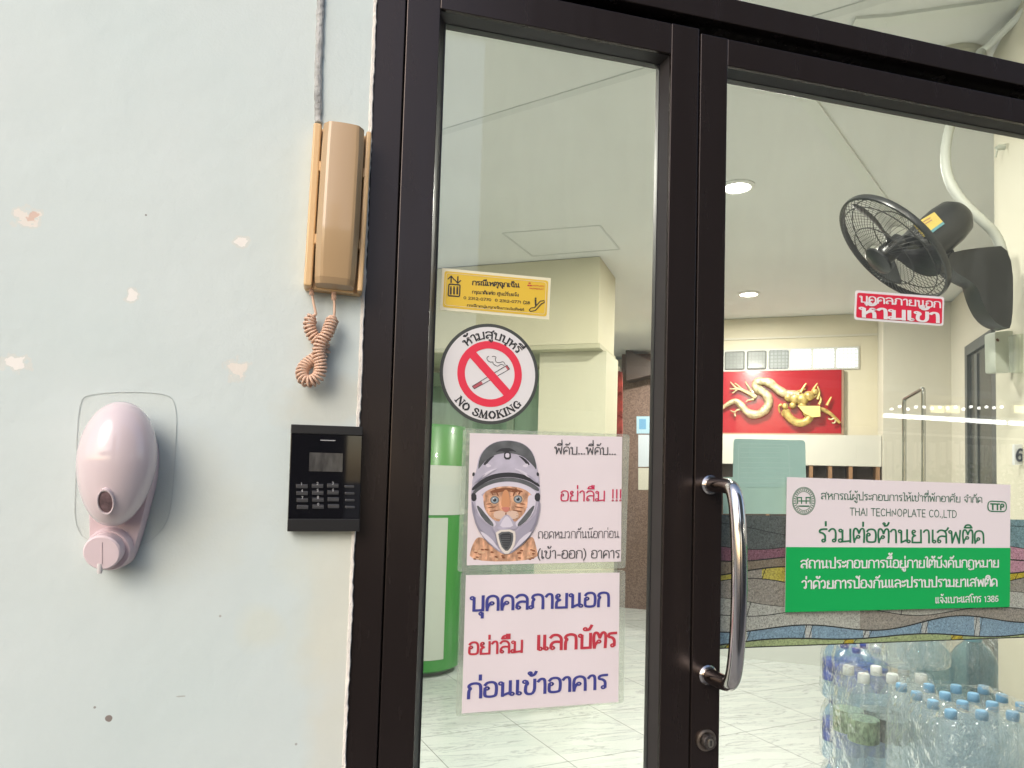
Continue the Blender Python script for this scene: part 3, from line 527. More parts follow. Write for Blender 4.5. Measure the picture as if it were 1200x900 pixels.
mb = MB(); mb.box(ix0+.0095, ix1-.0095, -.018, -.002, iz0, iz0+.008, bev=.0015, frame=lean); mb.build('lower_lip', CREAM, ph)
# handset: long shell with a flat face, swelling towards the mouthpiece
hx0, hx1 = ix0+.0110, ix1-.0085; hw = (hx1-hx0)/2; hc = (hx0+hx1)/2
secs = [(iz1+.001, .72, -.018), (iz1+.0005, .9, -.034), (iz1-.002, .97, -.039), (iz1-.03, 1.0, -.042), (iz1-.09, 1.0, -.0435), (iz1-.128, 1.0, -.0475), (iz1-.136, 1.0, -.047), (iz0+.03, .98, -.040), (iz0+.012, .96, -.036), (iz0+.005, .93, -.032), (iz0+.002, .85, -.02)]
mb = MB(); vs = []; n = 0
for z, k, yf in secs:
    w = hw*k; yb = -.0125; fl = w*.74; ch = (yf-yb)
    ring_ = [(-w, yb), (-w, yb+ch*.62), (-w+.0012, yb+ch*.72), (-fl, yf+.0012), (-fl+.003, yf), (-fl*.5, yf-.0006), (0, yf-.0009), (fl*.5, yf-.0006), (fl-.003, yf), (fl, yf+.0012), (w-.0012, yb+ch*.72), (w, yb+ch*.62), (w, yb)]
    vs += [lean @ Vector((hc+x, y, z)) for x, y in ring_]; n = len(ring_)
fs = [[i*n+k, i*n+(k+1) % n, (i+1)*n+(k+1) % n, (i+1)*n+k] for i in range(len(secs)-1) for k in range(n)] + [list(range(n))[::-1], [(len(secs)-1)*n+k for k in range(n)]]
mb.add(vs, fs); hs = mb.build('handset', TAN, ph, True, angle=13)
# curly cord
CORD = mat('phone_cord', (.64, .42, .30), .42)
Yc = -.012
def zc(x, y, Y=Yc): return at(300+x/2.573, 130+y/2.573, Y)
straightA = [zc(168, 540), zc(170, 560), zc(176, 590), zc(181, 612)]; straightB = [zc(236, 615), zc(237, 590), zc(235, 560), zc(235, 540)]
core = [zc(178, 616), zc(164, 628, -.012), zc(160, 648, -.012), zc(170, 678, -.011), zc(192, 698, -.010), zc(207, 712, -.009), zc(205, 728, -.008), zc(180, 745, -.009), zc(152, 762, -.011), zc(136, 786, -.016), zc(143, 812, -.020), zc(165, 818, -.022), zc(192, 800, -.022), zc(196, 765, -.021), zc(187, 725, -.021), zc(195, 698, -.022), zc(214, 675, -.021), zc(224, 645, -.018), zc(236, 618, -.014)]
core = smooth_path(core, 3)
L = [0]
for p, q in zip(core, core[1:]): L.append(L[-1]+(q-p).length)
def along(s):
    for i in range(len(L)-1):
        if L[i+1] >= s: k = (s-L[i])/(L[i+1]-L[i]); return core[i].lerp(core[i+1], k), (core[i+1]-core[i]).normalized()
    return core[-1], (core[-1]-core[-2]).normalized()
turns = L[-1]/.0039; N = int(turns*14); hel = []; ref = Vector((0, -1, 0))
for i in range(N+1):
    s = L[-1]*i/N; p, t = along(s); ref = (ref-t*ref.dot(t)).normalized(); b = t.cross(ref); a = 2*math.pi*turns*i/N; r = .0064*min(1, i/20, (N-i)/20)
    hel.append(p+ref*math.cos(a)*r+b*math.sin(a)*r)
mb = MB(); mb.tube(smooth_path(straightA, 2)+hel+smooth_path(straightB, 2), .0016, 7); mb.build('curly_cord', CORD, ph, True, angle=80)
for x, y0, y1 in ((168, 535, 556), (235, 535, 570)):
    A, B = zc(x, y0), zc(x, y1); mb = MB(); mb.tube([A.lerp(B, k/8) for k in range(9)], [.0034 if k % 2 else .0026 for k in range(9)], 12); mb.build('strain_relief', CORD, ph)
# keypad
KB = mat('keypad_black', (.012, .012, .013), .35); KG = mat('keypad_glass', (.006, .006, .008), .04, spec=.5, coat=.3)
kY = -.014
ks = [at(343, 497, kY), at(427, 500, kY), at(420, 623.5, kY), at(334, 622.5, kY)]
kc = sum(ks, Vector())/4; kx = (ks[1]-ks[0]).normalized(); kzv = (ks[0]-ks[3]).normalized(); kw = (ks[1]-ks[0]).length; kh = (ks[0]-ks[3]).length
KF = basis((kc.x, 0, kc.z), (0, -1, 0), kx)       # local x right, y up, z out of the wall
kp = thing('access_keypad', 'black access keypad with small screen overlapping the dark jamb', 'keypad', (kc.x, 0, kc.z))
mb = MB(); mb.box(-kw/2, kw/2, -kh/2, kh/2, .0045, .0128, bev=.001, frame=KF); mb.box(-kw/2+.003, kw/2-.006, -kh/2+.004, kh/2-.004, .0002, .005, frame=KF); mb.build('body', KB, kp)
for s, h in ((1, .0105), (-1, .0145)):
    y0, y1 = (kh/2-h, kh/2) if s > 0 else (-kh/2, -kh/2+h)
    mb = MB(); mb.box(-kw/2, kw/2, y0, y1, .0122, .0150, bev=.0007, frame=KF); mb.build('end_bar', KB, kp)
mb = MB(); mb.box(-kw/2+.0006, kw/2-.0006, -kh/2+.0149, kh/2-.0109, .0125, .0140, bev=.0003, frame=KF); face = mb.build('face_plate', KG, kp)
def kq(x, y): # zoom-picture pixels -> local
    s = (x-(160-(y-130)*.066))/425; t = (y-130-(x-160)*.035)/632
    return (-kw/2+s*kw, kh/2-t*kh)
def kbox(mb, x0, y0, x1, y1, z0, z1, bev=0): a = kq(x0, y0); b = kq(x1, y1); mb.box(a[0], b[0], b[1], a[1], z0, z1, bev=bev, frame=KF)
mb = MB(); kbox(mb, 262, 298, 452, 416, .0138, .0145); mb.build('screen', mat('lcd', (.065, .063, .06), .12, spec=.6, vary=(140, .35, (1, 1, .3))), kp)
mb = MB(); kbox(mb, 328, 222, 416, 231, .0138, .0144); mb.build('logo_strip', mat('pale_print', (.30, .30, .30), .6), kp)
KEYM = mat('key_outline', (.17, .17, .175), .3); kp_d = ['1', '2', '3', '4', '5', '6', '7', '8', '9', '0']
for r in range(4):
    for c, xx in enumerate((212, 303, 393)):
        yy = 478+r*41; mb = MB(); kbox(mb, xx-33, yy-3+9, xx+33, yy+33, .0139, .0152, bev=.0006); ky = mb.build('key', mat('key_black', (.045, .045, .048), .25), kp)
        mb = MB(); kbox(mb, xx-32, yy+16, xx+32, yy+19, .0150, .01545); mb.build('key_line', KEYM, ky)
        ch = '0' if (r, c) == (3, 1) else ('' if r == 3 else str(r*3+c+1))
        if ch:
            it, wd = layout(ch); q = kq(xx-6, yy+12); sc = .0030
            mb = MB(); strokes(mb, it, lambda x, y, o: KF @ Vector((q[0]+x*sc, q[1]+y*sc, .0154+o)), .2, None, 0); mb.build('digit', mat('pale_print'), ky)
    yy = 496+r*41; mb = MB(); kbox(mb, 462, yy, 520, yy+18, .0139, .0152, bev=.0008); mb.build('side_key', mat('key_black'), kp)
# soap dispenser on a clear adhesive sheet
PINK = mat('dispenser_pink', (.68, .57, .58), .12, coat=.4); PINK2 = mat('dispenser_base', (.60, .47, .495), .33)
shp = [at(x, y, -.0008) for x, y in ((104, 460), (193, 459), (208, 474), (205, 540), (200, 600), (190, 622), (168, 641), (100, 636), (87, 612), (88, 580), (91, 473))]
mb = MB(); sp = smooth_path(shp, 2, True); mb.prism(sp, (0, .0006, 0))
sh = tag(mb.build('adhesive_sheet', clear('clear_sheet', (.998, .998, .996), .5, .0, rough=.06, ior=1.12)), 'clear rounded adhesive sheet stuck behind the pink soap dispenser', 'adhesive sheet')
mb = MB(); mb.tube(sp, .0003, 5, closed=True); mb.build('cut_edge', mat('sheet_edge', (.52, .56, .54), .4), sh)
ds = thing('soap_dispenser', 'glossy pale pink egg shaped soap dispenser with round push knob', 'soap dispenser', at(137, 560, 0))
base = [at(x, y, -.018) for x, y in ((106, 500), (122, 480), (150, 478), (172, 495), (184, 525), (182, 560), (172, 600), (158, 648), (150, 662), (136, 667), (112, 664), (104, 655), (104, 605), (99, 560), (99, 520))]
mb = MB(); mb.prism([p+Vector((0, .017, 0)) for p in smooth_path(base, 2, True)], (0, -.019, 0), bev=.003); mb.build('back_housing', PINK2, ds, True, angle=45)
EX = .0385; ec = at(137.5, 542, -.040); tilt = Matrix.Rotation(R(2.5), 4, 'Y')
mb = MB(); prof = []
for i in range(33):
    t = math.pi*i/32; z = math.cos(t); r = math.sin(t)**.93; r *= 1-.085*(-z if z < 0 else 0)**1.0 + .02*z
    prof.append((max(r, 0), z))
vs = []; NN = 48
for r, z in prof:
    for k in range(NN):
        a = 2*math.pi*k/NN; zz = .0655*z if z > 0 else .068*z
        vs.append(ec + (tilt @ Vector((EX*r*math.cos(a), .038*r*math.sin(a)*(1 if math.sin(a) < 0 else .75), zz))))
mb.add(vs, [[i*NN+k, i*NN+(k+1) % NN, (i+1)*NN+(k+1) % NN, (i+1)*NN+k] for i in range(32) for k in range(NN)]); eg = mb.build('egg_shell', PINK, ds, True, angle=60)
# sight window: dark oval on the lower front of the shell
def on_egg(px, py, lift=0):
    d = ray(px, py); best = None; o = CAM-ec; T = tilt.to_3x3().inverted()
    o2 = T @ o; d2 = T @ d; sx, sy, sz = EX, .038, .068
    A = (d2.x/sx)**2+(d2.y/sy)**2+(d2.z/sz)**2; B = 2*(o2.x*d2.x/sx**2+o2.y*d2.y/sy**2+o2.z*d2.z/sz**2); Cc = (o2.x/sx)**2+(o2.y/sy)**2+(o2.z/sz)**2-1
    D = B*B-4*A*Cc; t = (-B-math.sqrt(max(D, 0)))/(2*A); p = CAM+d*t; return p
c0 = on_egg(124, 588); nrm = Vector((((c0-ec).x)/EX**2, (c0-ec).y/.038**2, (c0-ec).z/.066**2)).normalized()
WF = basis(c0-nrm*.0012, nrm, Vector((1, 0, 0)))
mb = MB(); mb.lathe([(1, -.003), (1, .0026), (.93, .0030), (.84, .0024), (.84, .001)], WF @ Matrix.Diagonal((.0080, .0148, 1, 1)), 36); mb.build('window_rim', PINK, eg, True)
mb = MB(); mb.lathe([(.86, .0012), (.5, .0022), (.0, .0026)], WF @ Matrix.Diagonal((.0080, .0148, 1, 1)), 36); mb.build('sight_window', mat('soap_window', (.16, .10, .105), .12, coat=.5, vary=(160, .4, (1, 1, 1))), eg, True)
# push knob
kn = at(119, 648, -.040); NF = basis(kn, Vector((-.10, -1, -.22)), (1, 0, 0))
mb = MB(); mb.lathe([(.0235, -.030), (.0235, -.009), (.0215, -.006), (.0205, -.006)], basis(at(124, 647, -.031), Vector((-.1, -1, -.2)), (1, 0, 0)), 40); mb.build('knob_collar', PINK2, ds, True)
mb = MB(); mb.lathe([(.0182, -.022), (.0188, -.0015), (.0172, .0004), (.0, .0009)], NF, 44); kb = mb.build('push_knob', mat('knob_pink', (.68, .555, .58), .42), ds, True)
mb = MB(); mb.box(.0008, .00105, -.012, .012, .0006, .0013, frame=NF); mb.build('knob_scratch', mat('scratch', (.46, .37, .385), .6), kb)
mb = MB(); nz = at(117, 667, -.036); mb.lathe([(.0028, .006), (.0028, -.002), (.0022, -.0045), (.0, -.0048)], basis(nz, UP), 16); mb.build('spout', mat('spout', (.62, .58, .57), .3), ds, True)
# ================================================================== STICKERS AND PAPERS ON THE GLASS
SY = GY-.0006
BLK = mat('ink_black', (.025, .025, .028), .6); WHT = mat('sticker_white', (.70, .68, .68), .4); INKG = mat('ink_dark_green', (.03, .13, .08), .5)
def sheet(pts, m, name=None, parent=None, Y=SY, off=0, thick=.0004, mb=None):
    own = mb is None; mb = mb or MB(); mb.prism([at(x, y, Y)+Vector((0, -off, 0)) for x, y in pts], (0, thick, 0), m)
    return mb.build(name, m, parent) if own else None
def rounded(pts, r, k=4):
    out = []; n = len(pts)
    for i in range(n):
        p = Vector(pts[i]); a = Vector(pts[i-1]); b = Vector(pts[(i+1) % n])
        s = p+(a-p).normalized()*r; e = p+(b-p).normalized()*r
        for j in range(k+1):
            t = j/k; q = s*(1-t)**2+p*2*t*(1-t)+e*t*t; out.append((q.x, q.y))
    return out
def lettering(parent, m, lines, Y=SY, off=.0006, name='lettering'):
    for tx, p0, p1, h, w, *sf in lines:
        mb = MB(); text_px(mb, tx, p0, p1, h, Y, m, w, off, bool(sf)); mb.build(name, m, parent)
def pline(mb, pts, w, Y, off, m=None):                # pen line in photo coordinates
    def f(x, y, o): return at(x, y, Y)+Vector((0, -o, 0))
    ribbon(mb, pts, w, f, m, off)
# --- yellow lift / escalator sticker
YEL = mat('sticker_yellow', (.70, .47, .045), .4)
yq = [(518, 314), (645.5, 326), (643.5, 374.5), (515.5, 363)]
ys = sheet(yq, mat('sticker_cream', (.72, .68, .50), .4), 'lift_sticker'); tag(ys, 'yellow emergency lift sticker with white border on the left pane', 'sticker')
sheet(rounded([(521, 317.5), (642.5, 329), (640.5, 371), (518.8, 360)], 3), YEL, 'yellow_field', ys, off=.0003)
mb = MB()
fr_ = rounded([(523, 319.8), (640, 331), (638.3, 368.5), (521, 357.6)], 3); pline(mb, fr_+[fr_[0]], .45, SY, .0006); mb.build('border_line', mat('sticker_cream'), ys)
lettering(ys, BLK, [('กรณีเหตุฉุกเฉิน', (553, 334), (609, 337), 4.6, .2), ('กรุณาติดต่อ ศูนย์รับแจ้ง', (553, 344), (608, 347.5), 3.0, .17), ('0 2312-0770  0 2312-0771 (28', (543, 350.5), (621, 356.5), 3.0, .16), ('กรณีกดปุ่มฉุกเฉินภายในลิฟต์', (547, 359), (614, 364.5), 2.2, .16)])
mb = MB()                                              # lift pictogram, arrows, escalator
fr_ = rounded([(526, 333), (539, 334), (538.3, 347.6), (525, 346.6)], 1.5); pline(mb, fr_+[fr_[0]], 1.5, SY, .0006)
for x in (528.2, 532, 535.8): pline(mb, [(x, 338), (x-.1, 344.5)], 2.0, SY, .0006); pline(mb, [(x-.5, 336.4), (x+.5, 336.5)], 1.2, SY, .0006)
pline(mb, [(528.5, 331), (528.6, 324)], 1.5, SY, .0006); pline(mb, [(525, 327.2), (528.6, 323.6)], 1.3, SY, .0006); pline(mb, [(528.6, 323.6), (532, 327.8)], 1.3, SY, .0006)
pline(mb, [(536.4, 324.5), (536.2, 331.5)], 1.5, SY, .0006); pline(mb, [(533, 328.2), (536.2, 331.9)], 1.3, SY, .0006); pline(mb, [(536.2, 331.9), (539.8, 329)], 1.3, SY, .0006)
mb.build('lift_pictogram', BLK, ys); mb = MB(); esc = [(620, 363.5), (622, 361), (626, 360.5), (633, 353), (637.5, 352.3), (638, 354.5), (634.5, 356), (627, 364), (621.5, 365), (620, 363.5)]; pline(mb, esc, 1.1, SY, .0006)
pline(mb, [(627.3, 351.5), (627.6, 357.5)], 1.9, SY, .0006); pline(mb, [(627, 349.6), (628, 349.7)], 1.5, SY, .0006); mb.build('escalator_pictogram', BLK, ys)
mb = MB()
for c in ((620.5, 332), (619.1, 334.6), (621.9, 334.7)): pline(mb, [(c[0]-.7, c[1]), (c[0]+.7, c[1])], 1.5, SY, .0006)
mb.build('emblem', mat('ink_red', (.52, .03, .05), .5), ys); lettering(ys, mat('ink_red'), [('AAPPLEEC', (623.5, 335.2), (638, 336.5), 1.5, .14), ('HAPPEDAAT', (620, 338.6), (637, 340), 1.6, .14)], name='emblem_lettering')
# --- round no smoking sticker
NSc = (574.0, 438.2); c3 = at(*NSc, SY); RR = (at(574, 497.2, SY)-at(574, 379.2, SY)).length/2
def NS(r, a, o=0): return c3+Vector((r*RR*math.sin(a), -o, r*RR*math.cos(a)))
def disc(r, n=72, o=0, m=None, mb=None, inner=0):
    mb = mb or MB()
    if inner:
        vs = [NS(r, 2*math.pi*k/n, o) for k in range(n)]+[NS(inner, 2*math.pi*k/n, o) for k in range(n)]
        mb.add(vs, [[k, n+k, n+(k+1) % n, (k+1) % n] for k in range(n)], m)
    else: mb.prism([NS(r, 2*math.pi*k/n, o) for k in range(n)], (0, .0004, 0), m)
    return mb
ns = disc(1).build('no_smoking_sticker', mat('ring_grey', (.055, .06, .055), .45)); tag(ns, 'round no smoking sticker with red crossed circle', 'sticker')
disc(.935, o=.0003).build('white_disc', WHT, ns)
REDP = mat('prohibit_red', (.72, .035, .07), .45)
mb = disc(.655, o=.0007, inner=.505); a = R(135)
d1 = Vector((math.sin(R(-45)), 0, math.cos(R(-45)))); pr_ = Vector((d1.z, 0, -d1.x))
mb.add([c3+(d1*.53*s1+pr_*.085*s2)*RR+Vector((0, -.00078, 0)) for s1, s2 in ((1, 1), (-1, 1), (-1, -1), (1, -1))], [[0, 1, 2, 3]]); mb.build('red_bar', REDP, ns)
def nsz(x, y): return (500+x/7.5, 380+y/7.5)
mb = MB(); cig = [(400, 545), (705, 360), (728, 395), (418, 568), (400, 545)]
for p, q in zip(cig, cig[1:]): pline(mb, [nsz(*p), nsz(*q)], .75, SY, .0006)
for s in ([(690, 355), (672, 325), (640, 340), (610, 335), (600, 310), (612, 290), (590, 280), (575, 285)], [(680, 362), (650, 350), (625, 372), (598, 360), (580, 345), (585, 330), (555, 335), (530, 315), (528, 290), (545, 282)]): pline(mb, chaikin([nsz(*p) for p in s]), .7, SY, .0006)
mb.build('cigarette', BLK, ns)
sheet([nsz(*p) for p in ((400, 545), (478, 497), (494, 524), (418, 568))], mat('filter_red', (.45, .10, .12), .5), 'cigarette_filter', ns, off=.0005, thick=.0003)
sheet([nsz(*p) for p in ((690, 371), (705, 360), (728, 395), (712, 405))], mat('ember', (.5, .1, .12), .5), 'cigarette_tip', ns, off=.0005, thick=.0003)
mb = MB(); it, wd = layout('ห้ามสูบบุหรี่'); h = .135
def arc_top(x, y, o):
    a = R(-44)+(x/wd)*R(96); r = .70+y*h; return NS(r, a, o)
strokes(mb, it, arc_top, .17, None, .0006); mb.build('lettering', BLK, ns)
mb = MB(); it, wd = layout('NO SMOKING', True)
def arc_bot(x, y, o):
    a = R(231)-(x/wd)*R(101); r = .885-y*.145; return NS(r, a, o)
strokes(mb, it, arc_bot, .13, None, .0006); mb.build('lettering', BLK, ns)
# --- laminated papers
LAM = clear('laminate', (.90, .93, .89), 1.0, .2, (.66, .69, .63), .08, 1.5, bump=(18, .006)); PAP = mat('paper_pinkish', (.72, .645, .665), .55, vary=(12, .02, (1, 1, 1)))
q = rounded([(543, 502), (738, 509), (733, 666), (536, 670)], 4)
p1 = sheet(q, LAM, 'laminated_notice', thick=.0005); tag(p1, 'laminated notice with a helmeted ginger cat, upper of the two papers', 'notice')
pa = sheet([(550.5, 507.5), (729, 512), (727.5, 658), (547, 662.5)], PAP, 'paper', p1, off=.0004, thick=.0003)
def z8(x, y): return (500+x/4.286, 490+y/4.286)
T1 = mat('ink_grey', (.06, .06, .065), .6); T2 = mat('ink_pinkred', (.52, .03, .09), .6)
lettering(p1, T1, [('พี่คับ...พี่คับ...', z8(640, 180), z8(952, 184), 8.5, .12), ('ถอดหมวกกันน๊อกก่อน', z8(556, 604), z8(966, 600), 8.0, .10), ('(เข้า-ออก) อาคาร', z8(552, 704), z8(972, 702), 9.2, .12)], off=.0011)
lettering(p1, T2, [('อย่าลืม !!!', z8(668, 416), z8(982, 416), 11.8, .12)], off=.0011, name='red_lettering')
FUR = mat('fur_print', (.56, .31, .19), .6, vary=(170, .5, (1, 1, .5))); LIL = mat('lilac_print', (.42, .39, .47), .5, vary=(70, .18, (1, 1, 1))); LIL2 = mat('lilac_pale_print', (.62, .58, .65), .5); GRY = mat('grey_print', (.105, .11, .115), .5, vary=(60, .3, (1, 1, 1))); DGR = mat('dark_grey_print', (.035, .035, .04), .5)
mb = MB(); lay = [0]
def pp(pts, m, sm=2):
    lay[0] += 1; P = [z8(*p) for p in pts]
    if sm: P = [(p.x, p.y) for p in smooth_path([Vector((x, y, 0)) for x, y in P], sm, True)]
    V3 = [at(x, y, SY)+Vector((0, -.0004-.00002*lay[0], 0)) for x, y in P]
    mb.add(V3, [list(range(len(V3)))], m)
mirror = lambda pts: [(395*2-x, y) for x, y in pts]
pp([(210, 722), (225, 640), (262, 585), (330, 640), (400, 690), (470, 650), (530, 580), (552, 650), (562, 716)], FUR)
for k in range(46):
    x = random.uniform(225, 545); y = random.uniform(650, 712)
    if abs(x-395) < (690-y)*1.2+45 and y < 690: continue
    pp([(x-9, y), (x-3, y-5), (x+8, y-2), (x+9, y+3), (x-2, y+4)], random.choice([mat('fur_dark_print', (.22, .08, .035), .6), mat('fur_pale_print', (.66, .42, .26), .6)]), 1)
pp([(400, 108), (320, 125), (262, 185), (250, 260), (226, 330), (220, 420), (235, 510), (275, 590), (335, 655), (400, 692), (460, 655), (530, 580), (558, 500), (570, 400), (566, 310), (548, 220), (530, 165), (480, 122)], LIL)
pp([(400, 110), (320, 127), (266, 187), (254, 268), (285, 240), (320, 190), (400, 172), (480, 188), (525, 230), (553, 268), (545, 210), (522, 160), (478, 124)], GRY)
pp([(395, 150), (370, 152), (340, 175), (372, 165), (395, 172), (425, 165), (455, 172), (420, 150)], DGR, 1)
pp([(255, 262), (300, 206), (340, 188), (400, 182), (470, 190), (515, 218), (556, 266), (566, 332), (520, 296), (450, 276), (380, 274), (300, 292), (224, 350), (232, 290)], mat('visor_print', (.46, .43, .51), .5, vary=(50, .12, (1, 1, 1))))
pp([(280, 232), (310, 200), (345, 185), (320, 208), (295, 238)], DGR, 1); pp([(520, 232), (490, 200), (455, 186), (480, 208), (505, 238)], DGR, 1)
pp([(388, 168), (420, 168), (424, 208), (386, 208)], DGR, 1); pp([(394, 176), (414, 176), (414, 198), (394, 198)], LIL2, 1)
pp([(296, 225), (330, 240), (300, 250)], LIL2, 1); pp([(510, 225), (474, 240), (504, 250)], LIL2, 1)
pp([(224, 348), (300, 290), (380, 272), (450, 274), (520, 294), (567, 334), (567, 350), (515, 315), (440, 296), (375, 296), (300, 316), (228, 370)], DGR)
pp([(228, 366), (300, 318), (375, 298), (440, 298), (515, 318), (566, 352), (560, 372), (500, 335), (440, 318), (370, 318), (300, 338), (236, 388)], GRY)
pp([(236, 380), (300, 338), (370, 320), (440, 320), (505, 338), (550, 370), (545, 400), (500, 362), (440, 342), (360, 342), (300, 362), (256, 400)], LIL2)
pp([(278, 392), (300, 362), (360, 342), (440, 342), (500, 360), (530, 392), (528, 440), (502, 490), (455, 522), (345, 522), (302, 480), (282, 440)], FUR)
pp([(305, 372), (365, 350), (430, 350), (495, 370), (440, 374), (395, 366), (350, 376)], mat('fur_dark_print'), 1)
for s in (1, -1):
    g = (lambda pts: pts) if s == 1 else mirror
    pp(g([(240, 392), (284, 382), (284, 440), (304, 485), (350, 524), (340, 552), (290, 520), (250, 470)]), LIL2)
    pp(g([(246, 440), (262, 440), (310, 500), (336, 530), (332, 548), (280, 508)]), GRY, 1)
    pp(g([(222, 375), (248, 378), (250, 415), (224, 418)]), DGR, 1)
    pp(g([(228, 275), (240, 270), (240, 290), (228, 292)]), DGR, 1)
    for yy, dx in ((430, 0), (448, 8), (466, 18)): pp(g([(296+dx, yy), (340+dx, yy-6), (342+dx, yy-1), (298+dx, yy+5)]), mat('fur_dark_print'), 1)
    for yy in (485, 498): pp(g([(330, yy), (372, yy-9), (372, yy-6), (331, yy+3)]), mat('fur_pale_print'), 1)
    pp(g([(338, 350), (346, 350), (362, 392), (354, 392)]), mat('fur_dark_print'), 1); pp(g([(318, 368), (324, 366), (336, 386), (328, 386)]), mat('fur_dark_print'), 1)
    ex, ey = (340, 411) if s == 1 else (457, 407)
    e = lambda r, q=1: [(ex+r*math.cos(2*math.pi*k/20), ey+r*q*math.sin(2*math.pi*k/20)) for k in range(20)]
    pp(e(27, .86), mat('fur_pale_print'), 0); pp(e(22.5, .9), mat('eye_rim_print', (.13, .09, .07), .5), 0); pp(e(19.5, .92), mat('eye_print', (.20, .25, .28), .4), 0); pp(e(14.5, .9), mat('eye_light_print', (.33, .39, .42), .4), 0); pp(e(9), DGR, 0)
    pp([(ex-8+k[0], ey-9+k[1]) for k in ((0, 0), (6, 0), (6, 5), (0, 5))], WHT, 0)
pp([(382, 360), (408, 360), (420, 430), (412, 450), (378, 450), (370, 430)], mat('fur_mid_print', (.58, .27, .13), .6))
pp([(370, 446), (420, 446), (412, 462), (396, 474), (380, 462)], mat('nose_print', (.55, .20, .15), .5))
pp([(330, 470), (375, 462), (396, 476), (420, 462), (462, 470), (455, 510), (340, 510)], mat('muzzle_print', (.64, .46, .36), .6)); pp([(393, 474), (399, 474), (400, 490), (392, 490)], mat('fur_dark_print'), 0)
pp([(400, 478), (425, 500), (452, 545), (448, 560), (345, 560), (342, 545), (372, 505)], LIL); pp([(400, 486), (420, 510), (436, 548), (362, 548), (380, 512)], LIL2, 1)
pp([(343, 562), (440, 558), (446, 600), (436, 650), (400, 690), (366, 656), (350, 610)], mat('vent_rim_print', (.70, .64, .58), .5), 1); pp([(356, 571), (430, 568), (434, 604), (424, 644), (400, 672), (374, 646), (362, 610)], GRY, 1)
pp([(366, 580), (422, 577), (424, 606), (414, 640), (398, 660), (380, 640), (370, 610)], DGR, 1)
for yy in range(590, 650, 9): pp([(372, yy), (418, yy-1), (416, yy+2), (373, yy+3)], GRY, 0)
SHD = mat('shell_shade_print', (.27, .25, .31), .5); SH2 = mat('shell_mid_print', (.36, .335, .41), .5)
for s in (1, -1):
    g = (lambda p: p) if s == 1 else mirror
    pp(g([(222, 420), (232, 420), (246, 500), (282, 580), (330, 640), (322, 642), (268, 585), (234, 510)]), SHD, 1); pp(g([(300, 520), (340, 562), (346, 590), (318, 572)]), SH2, 1)
    pp(g([(262, 300), (310, 262), (360, 250), (320, 272), (280, 300)]), LIL2, 1); pp(g([(232, 330), (262, 296), (300, 276), (262, 312)]), SH2, 1)
    for q in range(26):
        x = 395-random.uniform(20, 108); y = random.uniform(360, 500)
        if (x-395)**2/112**2+(y-430)**2/80**2 < 1: pp(g([(x, y), (x-7, y+random.uniform(-3, 4)), (x-1, y+2.2)]), mat('fur_dark_print') if q % 2 else mat('fur_pale_print'), 0)
for s in (1, -1):
    g = (lambda p: p) if s == 1 else mirror
    pp(g([(236, 470), (262, 500), (330, 560), (345, 600), (352, 640), (300, 590), (256, 545)]), mat('chin_print', (.34, .32, .39), .5), 1); pp(g([(262, 560), (320, 600), (352, 645), (372, 672), (330, 640), (280, 594)]), LIL2, 1)
mb.build('cat_print', LIL, p1)
q = rounded([(540, 670), (733, 668), (731, 824), (534, 840)], 5)
p2 = sheet(q, LAM, 'laminated_notice', thick=.0005, off=-.0001); tag(p2, 'laminated notice with three lines of blue and red writing, lower of the two papers', 'notice')
sheet([(546, 674), (726, 671), (724.5, 822.5), (541, 836)], PAP, 'paper', p2, off=.0004, thick=.0003)
def z9(x, y): return (480+x/3.158, 660+y/3.158)
BLU = mat('ink_blue', (.045, .05, .24), .6); RED2 = mat('ink_red_bold', (.47, .035, .055), .6)
lettering(p2, BLU, [('บุคคลภายนอก', z9(222, 176), z9(742, 158), 16.8, .17), ('ก่อนเข้าอาคาร', z9(210, 500), z9(735, 462), 17.0, .17)], off=.0011)
lettering(p2, RED2, [('อย่าลืม', z9(215, 338), z9(422, 328), 14.0, .17), ('แลกบัตร', z9(468, 322), z9(768, 308), 17.0, .18)], off=.0011, name='red_lettering')
# --- teal backs of two notices stuck inside the right pane
IY = GY+.0058
TE = mat('teal_film', (.52, .76, .70), .5, vary=(6, .06, (1, 1, 1)))
t1 = sheet(rounded([(860, 514), (944, 516), (945, 571), (859, 571)], 4), TE, 'sticker_back', Y=IY, off=-.0006); tag(t1, 'rounded aqua back of a sticker behind the right pane', 'sticker')
mb = MB()
for yy in range(524, 564, 6): pline(mb, [(868, yy), (868+random.uniform(45, 68), yy+.5)], .8, IY, -.0003)
fr_ = rounded([(866, 520), (924, 521), (926, 566), (865, 566)], 4); pline(mb, fr_+[fr_[0]], .9, IY, -.0003); mb.build('show_through', mat('teal_pale', (.62, .82, .77), .5), t1)
t2 = sheet([(848, 559), (925, 560), (925, 602.5), (848, 602)], mat('teal_film_b', (.55, .78, .69), .5, vary=(6, .05, (1, 1, 1))), 'sticker_back', Y=IY, off=-.0012); tag(t2, 'plain aqua oblong sticker back beside the company sign', 'sticker')
# --- red entry sticker
rs = sheet(rounded([(1002.5, 340), (1106.5, 348), (1105.5, 382), (1001, 374.5)], 3.5), WHT, 'entry_sticker'); tag(rs, 'small red sticker with white writing over the wall fan', 'sticker')
REDS = mat('sticker_red', (.62, .018, .05), .45)
sheet(rounded([(1004.5, 343), (1104.3, 350.5), (1103.5, 379.6), (1003.2, 372)], 2.5), REDS, 'red_field', rs, off=.0004, thick=.0003)
lettering(rs, WHT, [('บุคคลภายนอก', (1006.5, 354), (1102.5, 361), 7.2, .17), ('ห้ามเข้า', (1006.5, 371.2), (1101.5, 378.2), 11.2, .2)], off=.0011)
